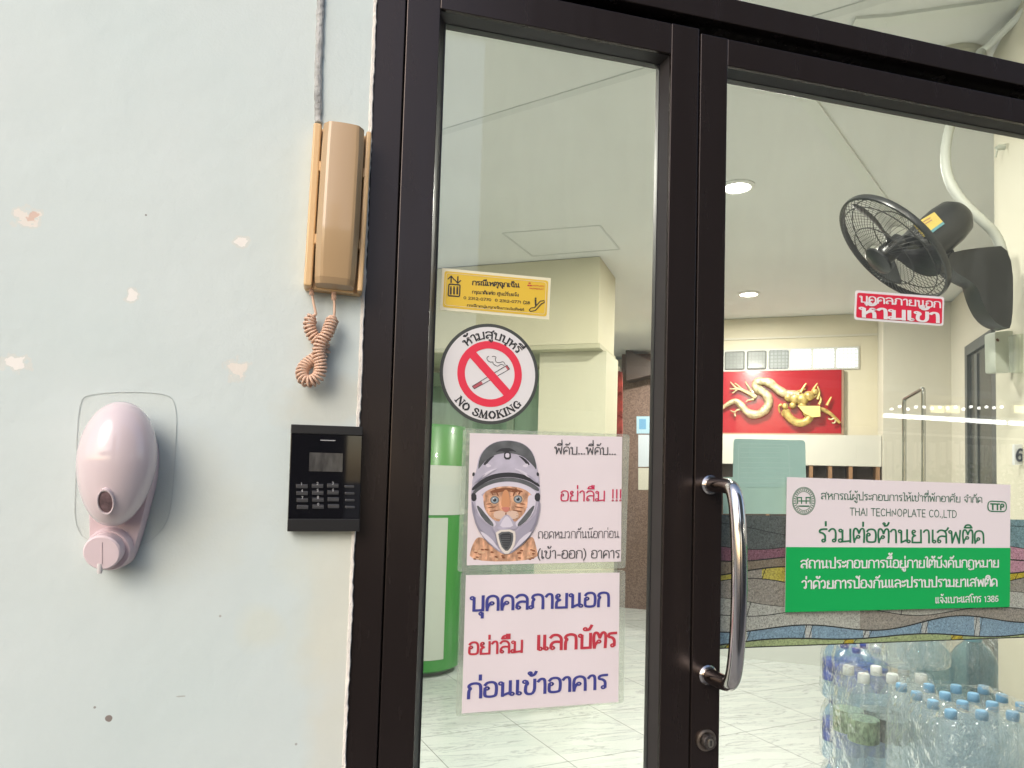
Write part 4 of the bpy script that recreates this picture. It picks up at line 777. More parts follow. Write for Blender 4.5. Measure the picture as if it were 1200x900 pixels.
# --- company sign
cs = sheet([(922, 559), (1184, 568), (1182.5, 711), (919.5, 717.5)], mat('sign_white', (.72, .655, .67), .35), 'company_sign', thick=.0006, off=.0005); tag(cs, 'white and green company notice board on the right pane', 'sign')
GRN = mat('sign_green', (.008, .36, .085), .35)
sheet([(920.8, 641), (1183.6, 642), (1182.6, 711.1), (919.6, 717.4)], GRN, 'green_field', cs, off=.0010, thick=.0004)
def z6(x, y): return (840+x/3.333, 500+y/3.333)
lettering(cs, INKG, [('สหกรณ์ผู้ประกอบการให้เช่าที่พักอาศัย จำกัด', z6(404, 283), z6(1036, 297), 7.0, .12), ('THAI TECHNOPLATE CO.,LTD', z6(517, 346), z6(936, 355), 8.6, .11)], off=.0011)
lettering(cs, mat('ink_green', (.02, .16, .07), .5), [('ร่วมต่อต้านยาเสพติด', z6(394, 450), z6(1046, 455), 15.5, .13)], off=.0011)
lettering(cs, WHT, [('สถานประกอบการนี้อยู่ภายใต้บังคับกฎหมาย', z6(324, 552), z6(1100, 548), 9.0, .17), ('ว่าด้วยการป้องกันและปราบปรามยาเสพติด', z6(328, 632), z6(1094, 622), 9.2, .17), ('แจ้งเบาะแสโทร 1386', z6(850, 689), z6(1098, 682), 6.8, .15)], off=.0016)
mb = MB()                                              # round seal and oval emblem
sc3 = z6(338, 290)
for r in (13.4, 12.4, 9.2): pline(mb, [(sc3[0]+r*math.cos(2*math.pi*k/36), sc3[1]+r*1.2*math.sin(2*math.pi*k/36)) for k in range(37)], .55, SY, .0011)
for k in range(30): a = 2*math.pi*k/30; pline(mb, [(sc3[0]+10.2*math.cos(a), sc3[1]+12.2*math.sin(a)), (sc3[0]+11.5*math.cos(a), sc3[1]+13.8*math.sin(a))], .9, SY, .0011)
for dx in (-5, 5): pline(mb, [(sc3[0]+dx-2.3, sc3[1]-4), (sc3[0]+dx-2.3, sc3[1]+3)], 1.2, SY, .0011); pline(mb, [(sc3[0]+dx+2.3, sc3[1]-4), (sc3[0]+dx+2.3, sc3[1]+3)], 1.2, SY, .0011); pline(mb, [(sc3[0]+dx-2.6, sc3[1]-4), (sc3[0]+dx+2.6, sc3[1]-4)], 1.2, SY, .0011)
pline(mb, [(sc3[0]-6, sc3[1]), (sc3[0]+6, sc3[1])], 1.2, SY, .0011); pline(mb, [(sc3[0]-6, sc3[1]+6), (sc3[0]+6, sc3[1]+6)], 1.4, SY, .0011)
mb.build('seal', mat('ink_green'), cs); mb = MB(); ov = rounded([(1157, 587), (1178.6, 588), (1178.6, 599.6), (1157, 599)], 5); pline(mb, ov+[ov[0]], 1.2, SY, .0011)
mb.build('oval_emblem', mat('ink_green'), cs); lettering(cs, mat('ink_green'), [('TTP', (1160, 597), (1176.5, 597.4), 6.6, .24)], off=.0011, name='emblem_lettering')
# --- stained-glass film band across the right pane
fX0, fX1, fZ0, fZ1 = .5475, XR-.052, 1.45+(1.2240-1.45)*.9365/.9, 1.45+(1.4065-1.45)*.9365/.9
def filmcol(n, c, am=.35): 
    M = mat('film_'+n, c, .3, bump=(140, .002)); N_ = M.node_tree.nodes; l = M.node_tree.links; b = N_['Principled BSDF']
    if not N_.get('vv'):
        tc = N_.new('ShaderNodeTexCoord'); v = N_.new('ShaderNodeTexNoise'); v.name = 'vv'; v.inputs['Scale'].default_value = 380; v.inputs['Detail'].default_value = 3; v.inputs['Distortion'].default_value = 1.2; l.new(tc.outputs['Object'], v.inputs[0])
        cr = N_.new('ShaderNodeValToRGB'); e = cr.color_ramp.elements; e[0].position = .36; e[0].color = (*[x*.6 for x in c], 1); e[1].position = .66; e[1].color = (*[min(.8, x*1.3+.02) for x in c], 1); q = cr.color_ramp.elements.new(.48); q.color = (*c, 1); l.new(v.outputs[0], cr.inputs[0]); l.new(cr.outputs[0], b.inputs['Base Color'])
    return M
FC = {k: filmcol(k, c) for k, c in dict(char=(.11, .125, .125), plum=(.27, .11, .16), brown=(.28, .22, .16), olive=(.60, .50, .08), taupe=(.38, .34, .30), pebble=(.56, .55, .51), blue=(.28, .42, .56), white=(.58, .59, .58), sage=(.44, .52, .26), yellow=(.62, .48, .03), teal=(.22, .35, .40), pink=(.64, .32, .42)).items()}
fz = lambda py: 1.45+(at(880, py).z-1.45)*.9365/.9
bands = [603, 622, 640, 658, 668, 688, 704, 722, 741, 757, 775]
bz = [fZ1]+[fz(p) for p in (620, 638, 656, 667, 686, 703, 719, 736, 752)]+[fZ0]
rows = [['char', 'teal'], ['char', 'teal'], ['plum', 'pink'], ['brown', 'pink'], ['olive', 'yellow'], ['taupe', 'taupe'], ['pebble', 'pebble'], ['pebble', 'taupe'], ['blue', 'white'], ['sage', 'yellow']]
film = None; mb = MB(); ld = MB(); NX = 150
def bnd(i, x):
    if i == 0 or i == len(bz)-1: return bz[i]
    amp = .0062 if i < 9 else .0030
    return bz[i]+amp*math.sin(x*23+i*1.3)+amp*.7*math.sin(x*11+i*2.7)
FY = IY+.0002
for i in range(len(bz)-1):
    cuts = []; x = fX0+random.uniform(.01, .06); k = 0
    segm = []
    while x < fX1:
        wd_ = random.uniform(.07, .13); segm.append((x, x+wd_)); x += wd_
    xs = [fX0+(fX1-fX0)*j/NX for j in range(NX+1)]
    for j in range(NX):
        xm = (xs[j]+xs[j+1])/2; c0, c1 = rows[i]; c = c0 if xm < .80 else c1
        if i == 8: c = 'white' if ((xm-.6)/.105) % 1 < .10 else 'blue'
        if i == 9: c = 'yellow' if ((xm-.575)/.2) % 1 < .09 else 'sage'
        if i == 4: c = 'olive' if ((xm-.55)/.085) % 1 < .52 else 'taupe'
        if i in (2, 3, 4) and xm > .98: c = ('pink', 'pink', 'yellow')[i-2]
        mb.add([(xs[j], FY, bnd(i, xs[j])), (xs[j+1], FY, bnd(i, xs[j+1])), (xs[j+1], FY, bnd(i+1, xs[j+1])), (xs[j], FY, bnd(i+1, xs[j]))], [[0, 3, 2, 1]], FC[c])
    if i > 0:
        pts = [(q, bnd(i, q)) for q in xs]; ribbon(ld, pts, .0014+.0006*math.sin(i*5), lambda x, y, o: Vector((x, FY-.0002-o, y)), None, 0)
    def vlines(per, ph, lo=.0): 
        x = ph
        while x < fX1:
            if x > fX0: ribbon(ld, [(x+.004, bnd(i, x)), (x-.003, bnd(i+1, x))], .0012, lambda x, y, o: Vector((x, FY-.0002-o, y)), None, 0)
            x += per
    if i == 8: vlines(.105, .6); vlines(.105, .6105)
    elif i == 9: vlines(.2, .575); vlines(.2, .593)
    elif i == 4: vlines(.085, .55); vlines(.085, .594)
    elif i in (5, 6): vlines(random.uniform(.2, .3), .57+random.uniform(0, .1))
ribbon(ld, [(fX0, fZ0), (fX1, fZ0)], .0016, lambda x, y, o: Vector((x, FY-.0002-o, y)), None, 0)
film = mb.build('stained_glass_film', FC['char']); tag(film, 'wavy coloured stained glass film band across the right pane', 'window film')
ld.build('leading', mat('leading', (.012, .012, .012), .5), film)
# ================================================================== THINGS IN THE LOBBY
def wallpt(px, py, off): return hit(px, py, U*(FU-off), U)
# red board with gilded dragon relief
bt, bb = wallpt(900, 435, .03).z, wallpt(900, 507.5, .03).z; v0 = wallpt(808, 470, .03).dot(V); v1 = wallpt(986, 470, .03).dot(V)
db = thing('dragon_board', 'red wall board with a golden dragon in relief', 'wall board', uv(FU, (v0+v1)/2, bb))
mb = MB(); mb.box(v0, v1, FU-.03, FU-.001, bb, bt, frame=LOB); mb.build('red_panel', mat('board_red', (.36, .008, .018), .16, coat=.3), db)
mb = MB(); mb.box(v1+.001, v1+.018, FU-.04, FU-.001, bb-.012, bt, frame=LOB); mb.box(v0, v1, FU-.04, FU-.001, bb-.013, bb-.001, frame=LOB); mb.build('edge_trim', mat('board_trim', (.45, .30, .22), .3, .6), db)
GOLD = mat('dragon_gold', (.62, .53, .33), .45, .4, vary=(26, .45, (1, 1, 1)), bump=(60, .01)); GOLD2 = mat('dragon_gold_deep', (.56, .41, .14), .42, .4, vary=(30, .4, (1, 1, 1)))
def zd(x, y, o=.06): return wallpt(820+x/5, 380+y/5, o)
mb = MB(); P = smooth_path([zd(*p) for p in ((120, 500), (160, 470), (210, 443), (248, 480), (285, 525), (345, 532), (395, 495), (408, 445), (385, 405), (335, 380), (322, 352), (355, 330), (405, 338), (445, 372), (490, 405), (540, 412), (580, 420))], 3)
n = len(P); mb.tube(P, [.012+.028*min(1, i/n*3.5)*(.9+.1*math.cos(i*.5)) for i in range(n)], 12); mb.build('body_coil', GOLD, db, True)
mb = MB(); P = smooth_path([zd(*p) for p in ((500, 505), (525, 550), (570, 580), (620, 575), (650, 540), (640, 500))], 3); mb.tube(P, [.034]*len(P), 12)
P = smooth_path([zd(*p) for p in ((660, 510), (705, 492), (755, 515), (795, 550), (822, 580))], 2); mb.tube(P, [.022-.012*i/len(P) for i in range(len(P))], 8); mb.build('lower_coil', GOLD2, db, True)
mb = MB()                                              # head: skull, snout, jaws, mane and horns
for (x, y, r) in ((560, 435, .085), (600, 440, .09), (520, 430, .06), (640, 420, .075), (600, 475, .06), (545, 475, .05), (500, 480, .045), (675, 395, .045), (630, 520, .06)):
    r *= .58; F = basis(zd(x, y, .07), -U, V); mb.lathe([(r*math.sin(math.pi*i/8), -r*.7*math.cos(math.pi*i/8)) for i in range(9)], F, 12)
for pts in (((640, 430), (665, 380), (690, 345)), ((590, 400), (610, 365), (625, 345)), ((690, 440), (705, 400), (690, 365)), ((560, 400), (580, 390), (620, 380)), ((620, 440), (670, 430), (700, 400)), ((480, 470), (460, 480), (470, 520)), ((500, 500), (480, 520), (490, 540)), ((700, 470), (712, 440), (705, 425)), ((745, 475), (760, 445), (772, 425))):
    P = smooth_path([zd(*p) for p in pts], 2); mb.tube(P, [.013-.009*i/len(P) for i in range(len(P))], 7)
mb.build('head', GOLD2, db, True)
mbs = [[], [], []]
for pts in (((330, 430), (290, 405), (250, 385), (215, 375)), ((215, 375), (195, 355), (180, 338)), ((215, 378), (190, 380), (176, 378)), ((222, 380), (205, 395), (190, 404)), ((245, 380), (220, 355), (205, 345)), ((300, 390), (275, 350), (268, 335)), ((250, 500), (220, 500), (200, 520)), ((205, 515), (190, 512), (180, 505)), ((205, 518), (205, 535), (212, 540)), ((790, 548), (770, 560), (752, 552)), ((800, 560), (790, 580), (775, 578)), ((318, 440), (280, 445), (272, 455))):
    mb = MB(); P = smooth_path([zd(*p) for p in pts], 2); mb.tube(P, [.022-.013*i/len(P) if len(pts) == 4 else .010-.006*i/len(P) for i in range(len(P))], 7); mbs[0 if pts[0][1] < 460 else 1 if pts[0][0] < 400 else 2].append(mb)
for grp in mbs:
    q = MB()
    for b in grp: q.add(b.v, b.f)
    q.build('leg', GOLD, db, True)
mb = MB(); mb.prism([zd(*p, .10) for p in ((575, 478), (705, 478), (708, 540), (660, 545), (610, 520))], U*.04); mb.build('scroll', mat('scroll_gold', (.68, .56, .22), .5), db)
# glass block window strip
gb_t, gb_b = wallpt(950, 408.5, .01).z, wallpt(950, 432.5, .01).z
gvs = [wallpt(x, 420, .01).dot(V) for x in (822, 848, 874, 899.5, 925.5, 952, 979, 1006.5)]
gs = thing('glass_block_window', 'row of square glass blocks above the red board, glowing in place of daylight', 'window', uv(FU, (gvs[0]+gvs[-1])/2, gb_b))
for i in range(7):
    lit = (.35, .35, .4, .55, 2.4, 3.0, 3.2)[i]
    B = mat('glass_block_%d' % (0 if i < 3 else 1 if i == 3 else 2), (.20, .21, .20) if i < 4 else (.5, .52, .5), .15, emit=(.93, .97, 1), estr=(.06 if i < 3 else .22 if i == 3 else .75))  # emission stands in for daylight; the wall behind has no opening
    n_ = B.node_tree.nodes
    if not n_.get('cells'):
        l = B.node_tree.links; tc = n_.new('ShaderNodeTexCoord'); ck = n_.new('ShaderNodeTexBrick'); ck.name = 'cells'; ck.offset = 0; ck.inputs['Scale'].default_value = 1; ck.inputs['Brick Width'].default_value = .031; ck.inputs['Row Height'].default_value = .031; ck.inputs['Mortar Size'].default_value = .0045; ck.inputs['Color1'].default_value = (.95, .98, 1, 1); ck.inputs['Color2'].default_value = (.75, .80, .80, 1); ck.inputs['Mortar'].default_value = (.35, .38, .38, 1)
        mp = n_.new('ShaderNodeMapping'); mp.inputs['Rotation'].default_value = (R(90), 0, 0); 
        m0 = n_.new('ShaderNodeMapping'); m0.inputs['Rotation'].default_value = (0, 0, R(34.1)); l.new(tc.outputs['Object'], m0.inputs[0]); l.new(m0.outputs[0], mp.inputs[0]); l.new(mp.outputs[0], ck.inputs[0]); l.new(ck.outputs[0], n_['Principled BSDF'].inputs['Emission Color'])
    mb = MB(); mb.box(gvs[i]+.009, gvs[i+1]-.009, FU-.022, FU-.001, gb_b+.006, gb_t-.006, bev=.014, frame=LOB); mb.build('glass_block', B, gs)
mb = MB(); mb.box(gvs[0], gvs[-1]+.004, FU-.011, FU-.0015, gb_b-.008, gb_t+.008, frame=LOB); mb.build('mortar_frame', mat('mortar', (.56, .56, .52), .8), gs)
# shelf wall below: white ledge and wooden pigeonholes
lt, lb = wallpt(940, 509.5, .25).z, wallpt(940, 545, .25).z; lv0, lv1 = wallpt(800, 520, .25).dot(V), wallpt(1033, 520, .25).dot(V)
cb = thing('pigeonhole_cabinet', 'white topped cabinet with dark wooden pigeonholes below the red board', 'cabinet', uv(FU-.2, (lv0+lv1)/2, 0))
mb = MB(); mb.box(lv0, lv1, FU-.25, FU-.045, lb, lt, frame=LOB); mb.build('top_fascia', mat('fascia_white', (.62, .60, .54), .5), cb)
mb = MB(); mb.box(lv0, lv1, FU-.25, FU-.045, 0, .4495, frame=LOB); mb.build('tiled_base', mat('base_pale', (.62, .64, .62), .4), cb)
mb = MB(); mb.box(lv0, lv1, FU-.06, FU-.045, .45, lb-.001, frame=LOB); mb.build('back_panel', mat('dark_wood', (.055, .035, .025), .5), cb)
WD = mat('cabinet_wood', (.30, .16, .08), .45, vary=(20, .25, (1, 1, .2)))
for x in (812, 900, 950.5, 973, 997, 1029):
    v_ = wallpt(x, 555, .25).dot(V); mb = MB(); mb.box(v_-.014, v_+.014, FU-.245, FU-.0605, .4505, lb-.001, frame=LOB); mb.build('divider', WD, cb)
mb = MB(); 
for z in (.62, .9): mb.box(lv0, lv1, FU-.24, FU-.0605, z, z+.02, frame=LOB)
mb.build('shelf', WD, cb)
# chrome loop rail
def pr(px, py, d=4.3): return deep(px, py, d)
cr_ = thing('chrome_rail', 'tall chrome looped rail standing before the pale column', 'rail', Vector((pr(1071, 560).x, pr(1071, 560).y, 0)))
a, b = pr(1059.5, 468), pr(1082, 455, 4.05)
pth = smooth_path([Vector((a.x, a.y, .0)), Vector((a.x, a.y, a.z-.06)), a, a.lerp(b, .12), a.lerp(b, .88), b, Vector((b.x, b.y, b.z-.06)), Vector((b.x, b.y, 0))], 3)
CHR = mat('chrome', (.5, .5, .48), .12, 1); mb = MB(); mb.tube(pth, .011, 12); mb.build('loop_tube', CHR, cr_, True)
for p in (a, b): mb = MB(); mb.lathe([(.045, .0), (.045, .008), (.014, .02), (.0, .02)], Matrix.Translation(Vector((p.x, p.y, .0))), 20); mb.build('floor_flange', CHR, cr_, True)
# green curved cabinet with white panel behind the left stile
gz = deep(497, 700, 3.3); ctr = hit(491, 800, (0, 0, 0), UP)
fl = hit(500, 797, (0, 0, .03), UP); ctr = hit(488, 778, (0, 0, .03), UP); ctr = Vector((ctr.x, ctr.y, 0)); KD = (ctr-CAM).dot(CZ); zb_c = .03
gk = thing('green_kiosk', 'round green cabinet with a white front panel behind the left stile', 'cabinet', ctr)
rad = (deep(539, 700, KD)-deep(489, 700, KD)).length
GRK = mat('kiosk_green', (.04, .24, .04), .3, coat=.3)
mb = MB(); mb.lathe([(rad*.9, zb_c), (rad, zb_c+.02), (rad, 1.80), (rad*.96, 1.82), (0, 1.82)], Matrix.Translation(ctr), 64); mb.build('drum', GRK, gk, True)
mb = MB(); mb.lathe([(rad*.80, 0.0), (rad*.80, zb_c-.001)], Matrix.Translation(ctr), 48); mb.build('plinth', mat('kiosk_plinth', (.12, .13, .12), .5), gk, True)
ang = math.atan2((CAM-ctr).y, (CAM-ctr).x)
def curved(a0, a1, z0, z1, r, m, nm):
    mb = MB(); vs = []; N = 12
    for k in range(N+1):
        a = ang+R(a0+(a1-a0)*k/N)
        for z in (z0, z1): vs += [(ctr.x+math.cos(a)*r, ctr.y+math.sin(a)*r, z)]
    mb.add(vs, [[2*k, 2*k+2, 2*k+3, 2*k+1] for k in range(N)]); return mb.build(nm, m, gk, True)
zp0, zp1, zp2 = deep(515, 776, KD-rad).z, deep(515, 608, KD-rad).z, deep(515, 545, KD-rad).z
curved(-8, 36, zp0, zp1, rad+.004, mat('kiosk_white', (.48, .52, .46), .4), 'front_panel'); curved(-8, 86, zp1+.02, zp2, rad+.004, mat('kiosk_grey', (.50, .53, .50), .35), 'upper_panel')
# downlights
LENS = mat('lamp_lens', (.9, .9, .85), .4, emit=(1, .96, .88), estr=9)
for k, (u_, v_) in enumerate(((2.926, .369), (5.07, .385), (.78, .36), (1.6, -1.55), (6.6, -.45))):  # first two are in view; the rest are unseen, added to brighten the lobby
    p = uv(u_, v_, CEIL)
    labs = ['lit round downlight in the lobby ceiling nearest the top of the right pane', 'lit round downlight farther back above the red board']
    t = thing('downlight', labs[k] if k < 2 else 'lit round downlight added out of view to brighten the lobby', 'ceiling light', p, 'downlights in the lobby ceiling')
    if k not in (3, 4):
        F = Matrix.Translation(p); mb = MB(); mb.lathe([(.085, -.0005), (.085, -.006), (.066, -.012), (.064, -.004)], F, 36); mb.build('trim_ring', mat('lamp_trim', (.75, .75, .72), .4), t, True)
        mb = MB(); mb.lathe([(.063, -.005), (.04, -.011), (0, -.013)], F, 32); mb.build('lens', LENS, t, True)
    else:
        F = Matrix.Translation(p); mb = MB(); mb.lathe([(.085, -.0005), (.085, -.006), (.0, -.012)], F, 36); mb.build('lens', LENS, t, True)
    ld_ = bpy.data.lights.new('lamp', 'AREA'); ld_.shape = 'DISK'; ld_.size = .13; ld_.energy = 32; ld_.color = (1, .955, .87); lo_ = bpy.data.objects.new('lamp', ld_); COL.objects.link(lo_); lo_.parent = t; lo_.location = (0, 0, -.03)
# ceiling fixtures at the right: conduit ridge, round lamp base, hose to the fan
GREYP = mat('conduit_grey', (.74, .76, .72), .5)
def ceil_strip(pts, w, h, m, name, lab, cat):
    P = [on_ceil(*p) for p in pts]; mb = MB()
    for a, b in zip(P, P[1:]):
        d = (b-a).normalized(); s = d.cross(UP)*w/2; mb.prism([a+s, b+s, b-s, a-s], UP*-h)
    return tag(mb.build(name, m), lab, cat)
ceil_strip(((905, 50), (945, 113), (1042, 245), (1065, 276)), .055, .012, GREYP, 'cable_trunking', 'pale flat cable trunking running across the lobby ceiling', 'trunking')
ceil_strip(((1000, 25), (1040, 22), (1204, -1)), .05, .010, GREYP, 'cable_trunking', 'pale trunking on the ceiling above the door head', 'trunking')
lb_ = thing('lamp_base', 'round cream ceiling lamp base above the dark door head', 'lamp base', on_ceil(1112, 70))
F = Matrix.Translation(on_ceil(1112, 72)); s_ = (on_ceil(1150, 72)-on_ceil(1074, 72)).length/2
mb = MB(); mb.lathe([(s_, -.0005), (s_, -.018), (s_*.93, -.028), (s_*.6, -.03), (0, -.03)], F, 44); mb.build('disc', mat('cream_plastic', (.60, .58, .46), .4), lb_, True)
mb = MB(); mb.lathe([(s_*.07, -.03), (s_*.06, -.034), (0, -.035)], Matrix.Translation(on_ceil(1085, 66)+Vector((0, 0, .006))), 12); mb.build('screw', mat('black_hole'), lb_)
mb = MB(); mb.tube([on_ceil(1138, 71, .04), on_ceil(1170, 43, .04), on_ceil(1215, -2, .04)], .011, 12); tag(mb.build('conduit_pipe', GREYP, None, True), 'white conduit pipe leaving the round lamp base', 'pipe')
FD = 2.12
hose = smooth_path([deep(x, y, d) for x, y, d in ((1150, 60, 2.3), (1122, 120, 2.28), (1108, 165, 2.22), (1108, 205, 2.18), (1125, 235, 2.15), (1150, 258, 2.13), (1168, 275, 2.13), (1176, 300, 2.13))], 3)
mb = MB(); mb.tube(hose, [.0135+.0009*(i % 2) for i in range(len(hose))], 14); tag(mb.build('flexible_hose', mat('hose', (.47, .49, .45), .5), None, True), 'grey flexible conduit hose curving down to the fan bracket', 'hose')
# wall fan
fn = thing('wall_fan', 'black wall fan tilted down with yellow motor label', 'fan', onf(1188, 335))
FB = mat('fan_black', (.018, .019, .02), .3); FBL = mat('fan_blade', (.03, .03, .032), .28); WIRE = mat('fan_wire', (.03, .03, .03), .35)
fc = deep(1046, 291, FD); nrm = (CX*-.742 + CY*.663 + CZ*.039).normalized(); xax = (CX*.70+CY*.71).normalized()
FF = basis(fc, nrm, xax); FR = .188
def cage(z, name, dome):
    mb = MB(); N = 64
    for k in range(N):
        a = 2*math.pi*k/N; sw = .35
        P = []
        for j in range(7):
            t = j/6; r = .045+(FR-.045)*t; aa = a+sw*(1-t)*(1 if dome > 0 else -1)
            zz = z + dome*(1-t**2.2)
            P.append(FF @ Vector((r*math.cos(aa), r*math.sin(aa), zz)))
        mb.tube(P, .00065, 4, cap=False)
    for r in (.105, .165):
        t = (r-.045)/(FR-.045); zz = z+dome*(1-t**2.2); mb.tube([FF @ Vector((r*math.cos(2*math.pi*k/48), r*math.sin(2*math.pi*k/48), zz)) for k in range(48)], .0017, 5, closed=True)
    return mb.build(name, WIRE, fn)
cage(.006, 'front_guard', .034); cage(-.006, 'rear_guard', -.036)
mb = MB(); mb.lathe([(FR-.004, .009), (FR+.002, .008), (FR+.004, 0), (FR+.002, -.008), (FR-.004, -.009), (FR-.004, .009)], FF, 72, cap=False); mb.build('guard_rim', FB, fn, True)
mb = MB(); mb.lathe([(.046, .052), (.046, .058), (.03, .066), (0, .068)], FF, 36); mb.build('front_badge', FB, fn, True)
mb = MB(); mb.lathe([(.028, -.03), (.03, .03), (.022, .045), (0, .048)], FF, 28); mb.build('hub', FB, fn, True)
for k in range(3):
    mb = MB(); a0 = 2*math.pi*k/3+.5; rows_ = []
    for i in range(9):
        t = i/8; r = .026+(.150)*t; wdt = R(20+26*math.sin(math.pi*min(1, t*.8+.12)))
        row = []
        for j in range(7):
            s = j/6-.5; aa = a0+s*wdt+.55*t; row.append(FF @ Vector((r*math.cos(aa), r*math.sin(aa), -.028*s+.006*math.cos(s*3))))
        rows_.append(row)
    vs = [q for row in rows_ for q in row]; off_ = nrm*-.0016; n0 = len(vs)
    fs = [[i*7+j, i*7+j+1, (i+1)*7+j+1, (i+1)*7+j] for i in range(8) for j in range(6)]
    bd = [j for j in range(7)]+[i*7+6 for i in range(1, 9)]+[8*7+j for j in range(5, -1, -1)]+[i*7 for i in range(7, 0, -1)]
    fs2 = [[n0+q for q in f[::-1]] for f in fs]+[[bd[i], n0+bd[i], n0+bd[(i+1) % len(bd)], bd[(i+1) % len(bd)]] for i in range(len(bd))]
    mb.add(vs+[q+off_ for q in vs], fs+fs2); mb.build('blade', FBL, fn, True)
# motor housing behind the guard
MF = basis(fc-nrm*.04+CX*.03+CY*.045, -nrm, xax)
mb = MB(); mb.lathe([(.05, 0), (.062, .012), (.064, .04), (.064, .125), (.058, .16), (.04, .18), (0, .185)], MF, 40); mh = mb.build('motor_housing', FB, fn, True)
lt_ = [(1072, 262), (1095, 248.5), (1106, 261), (1084, 277)]
Lp = deep(1089, 262, FD-.075); side = (CAM-Lp).normalized(); side = (side - nrm*side.dot(nrm)).normalized()
mc = fc-nrm*.11+CX*.03+CY*.045; pl0 = mc+side*.0675
L4 = [hit(x, y, pl0, side) for x, y in lt_]
mb = MB(); mb.prism(L4, side*-.01); lbm = mb.build('motor_label', mat('label_yellow', (.52, .40, .10), .5), mh)
cc_ = sum(L4, Vector())/4
mb = MB(); up_ = (L4[0]-L4[3]).normalized(); rt_ = (L4[1]-L4[0]).normalized()
for k in range(2): a, b, c = cc_+rt_*(-.010)+up_*(.012-.008*k), cc_+rt_*.012+up_*(.012-.008*k), up_*.003; mb.poly([q+side*.0006 for q in (a, b, b+c, a+c)])
mb.build('label_print', mat('label_ink', (.30, .16, .12), .6), mh)
mb = MB(); a, b = L4[3]-up_*.004, L4[2]-up_*.004; mb.prism([a, b, b+up_*.008, a+up_*.008], side*.0004); mb.build('label_band', mat('label_blue', (.10, .25, .28), .5), mh)
# arm and wall bracket
mb = MB(); j0 = fc-nrm*.055; A = [j0+CY*.03+CX*.03, deep(1105, 299, FD), deep(1118, 304, FD)]
mb.tube([j0+(CX*.02+CY*.035), deep(1098, 300, FD), deep(1112, 302, FD)], [.022, .02, .026], 14); mb.lathe([(.0, -.012), (.012, -.012), (.014, 0), (.012, .012), (.0, .012)], basis(deep(1107, 291, FD-.01), CX*.4+CY*-.9, CX), 16); mb.build('tilt_joint', FB, fn, True)
side_px = [(1112, 297), (1128, 293), (1150, 290), (1187, 287), (1187.5, 385), (1176, 384), (1162, 374), (1152, 356), (1145, 335), (1134, 327), (1118, 318), (1111, 309)]
mb = MB(); nn = (V*0.15-U).normalized()
Pb = [hit(x, y, deep(1150, 330, FD-.03), CZ) for x, y in side_px]; Pb = [(q.x, q.y, q.z) for q in smooth_path([Vector(q) for q in Pb], 2, True)]
mb.prism([Vector(q) for q in Pb], CZ*.07, bev=.008); mb.build('wall_bracket', FB, fn, True, angle=40)
# box and acrylic holder under the fan, number plate, little hook
def onwall_box(name, pts, thick, m, lab, cat, bev=.002):
    mb = MB(); P = [hit(x, y, deep(pts[0][0], pts[0][1], 2.2), CZ) for x, y in pts]; mb.prism([p for p in rounded_v(P, .006)], CZ*thick, bev=bev); return tag(mb.build(name, m, None, True, angle=40), lab, cat)
def rounded_v(P, r):
    out = []; n = len(P)
    for i in range(n):
        p = Vector(P[i]); a = Vector(P[i-1]); b = Vector(P[(i+1) % n]); s = p+(a-p).normalized()*r; e = p+(b-p).normalized()*r
        out += [s, s*.25+p*.5+e*.25, e]
    return out
bx = onwall_box('wall_box', ((1166, 389), (1187, 387), (1188, 436), (1167, 437)), .05, mat('box_white', (.52, .55, .48), .4), 'small pale plastic box fixed below the fan bracket', 'box')
mb = MB(); q = hit(1169, 398.5, deep(1166, 389, 2.197), CZ); mb.lathe([(.004, 0), (.004, .001), (0, .0012)], basis(q, -CZ), 12, sy=1.4); mb.build('button_hole', mat('box_brown', (.12, .05, .03), .5), bx)
mb = MB(); P = [hit(x, y, deep(1190, 400, 2.12), CZ) for x, y in ((1190, 392), (1206, 390), (1206, 437), (1191, 436))]; mb.prism(P, CZ*.03); tag(mb.build('acrylic_holder', clear('acrylic', (.82, .86, .80), .7, .2, (.7, .72, .66), .05, 1.4)), 'clear acrylic holder at the right edge beside the pale plastic box', 'holder')
mb = MB(); P = [hit(x, y, deep(1195, 532, 2.12), CZ) for x, y in ((1189, 521), (1208, 520), (1208, 544), (1189, 545))]; mb.prism(P, CZ*.01); npl = tag(mb.build('number_plate', mat('plate_white', (.66, .67, .68), .4)), 'white number plate with a dark 6 at the right edge', 'number plate')
it, wd = layout('6'); q = hit(1190.5, 540, deep(1195, 532, 2.118), CZ); mb = MB(); sc_ = .034
strokes(mb, it, lambda x, y, o: q+CX*(x*sc_)-CY*(y*sc_)-CZ*o, .2, None, .0004); mb.build('digit', mat('ink_dark', (.05, .06, .09), .5), npl)
q = onf(1178, 172); mb = MB(); mb.tube([q, q-V*.02, q-V*.022+UP*.004], .009, 10); mb.tube([q-V*.02, q-V*.026-UP*.03], .003, 8); tag(mb.build('wall_hook', mat('box_white'), None, True), 'small pale hook on the cream wall above the fan', 'hook')
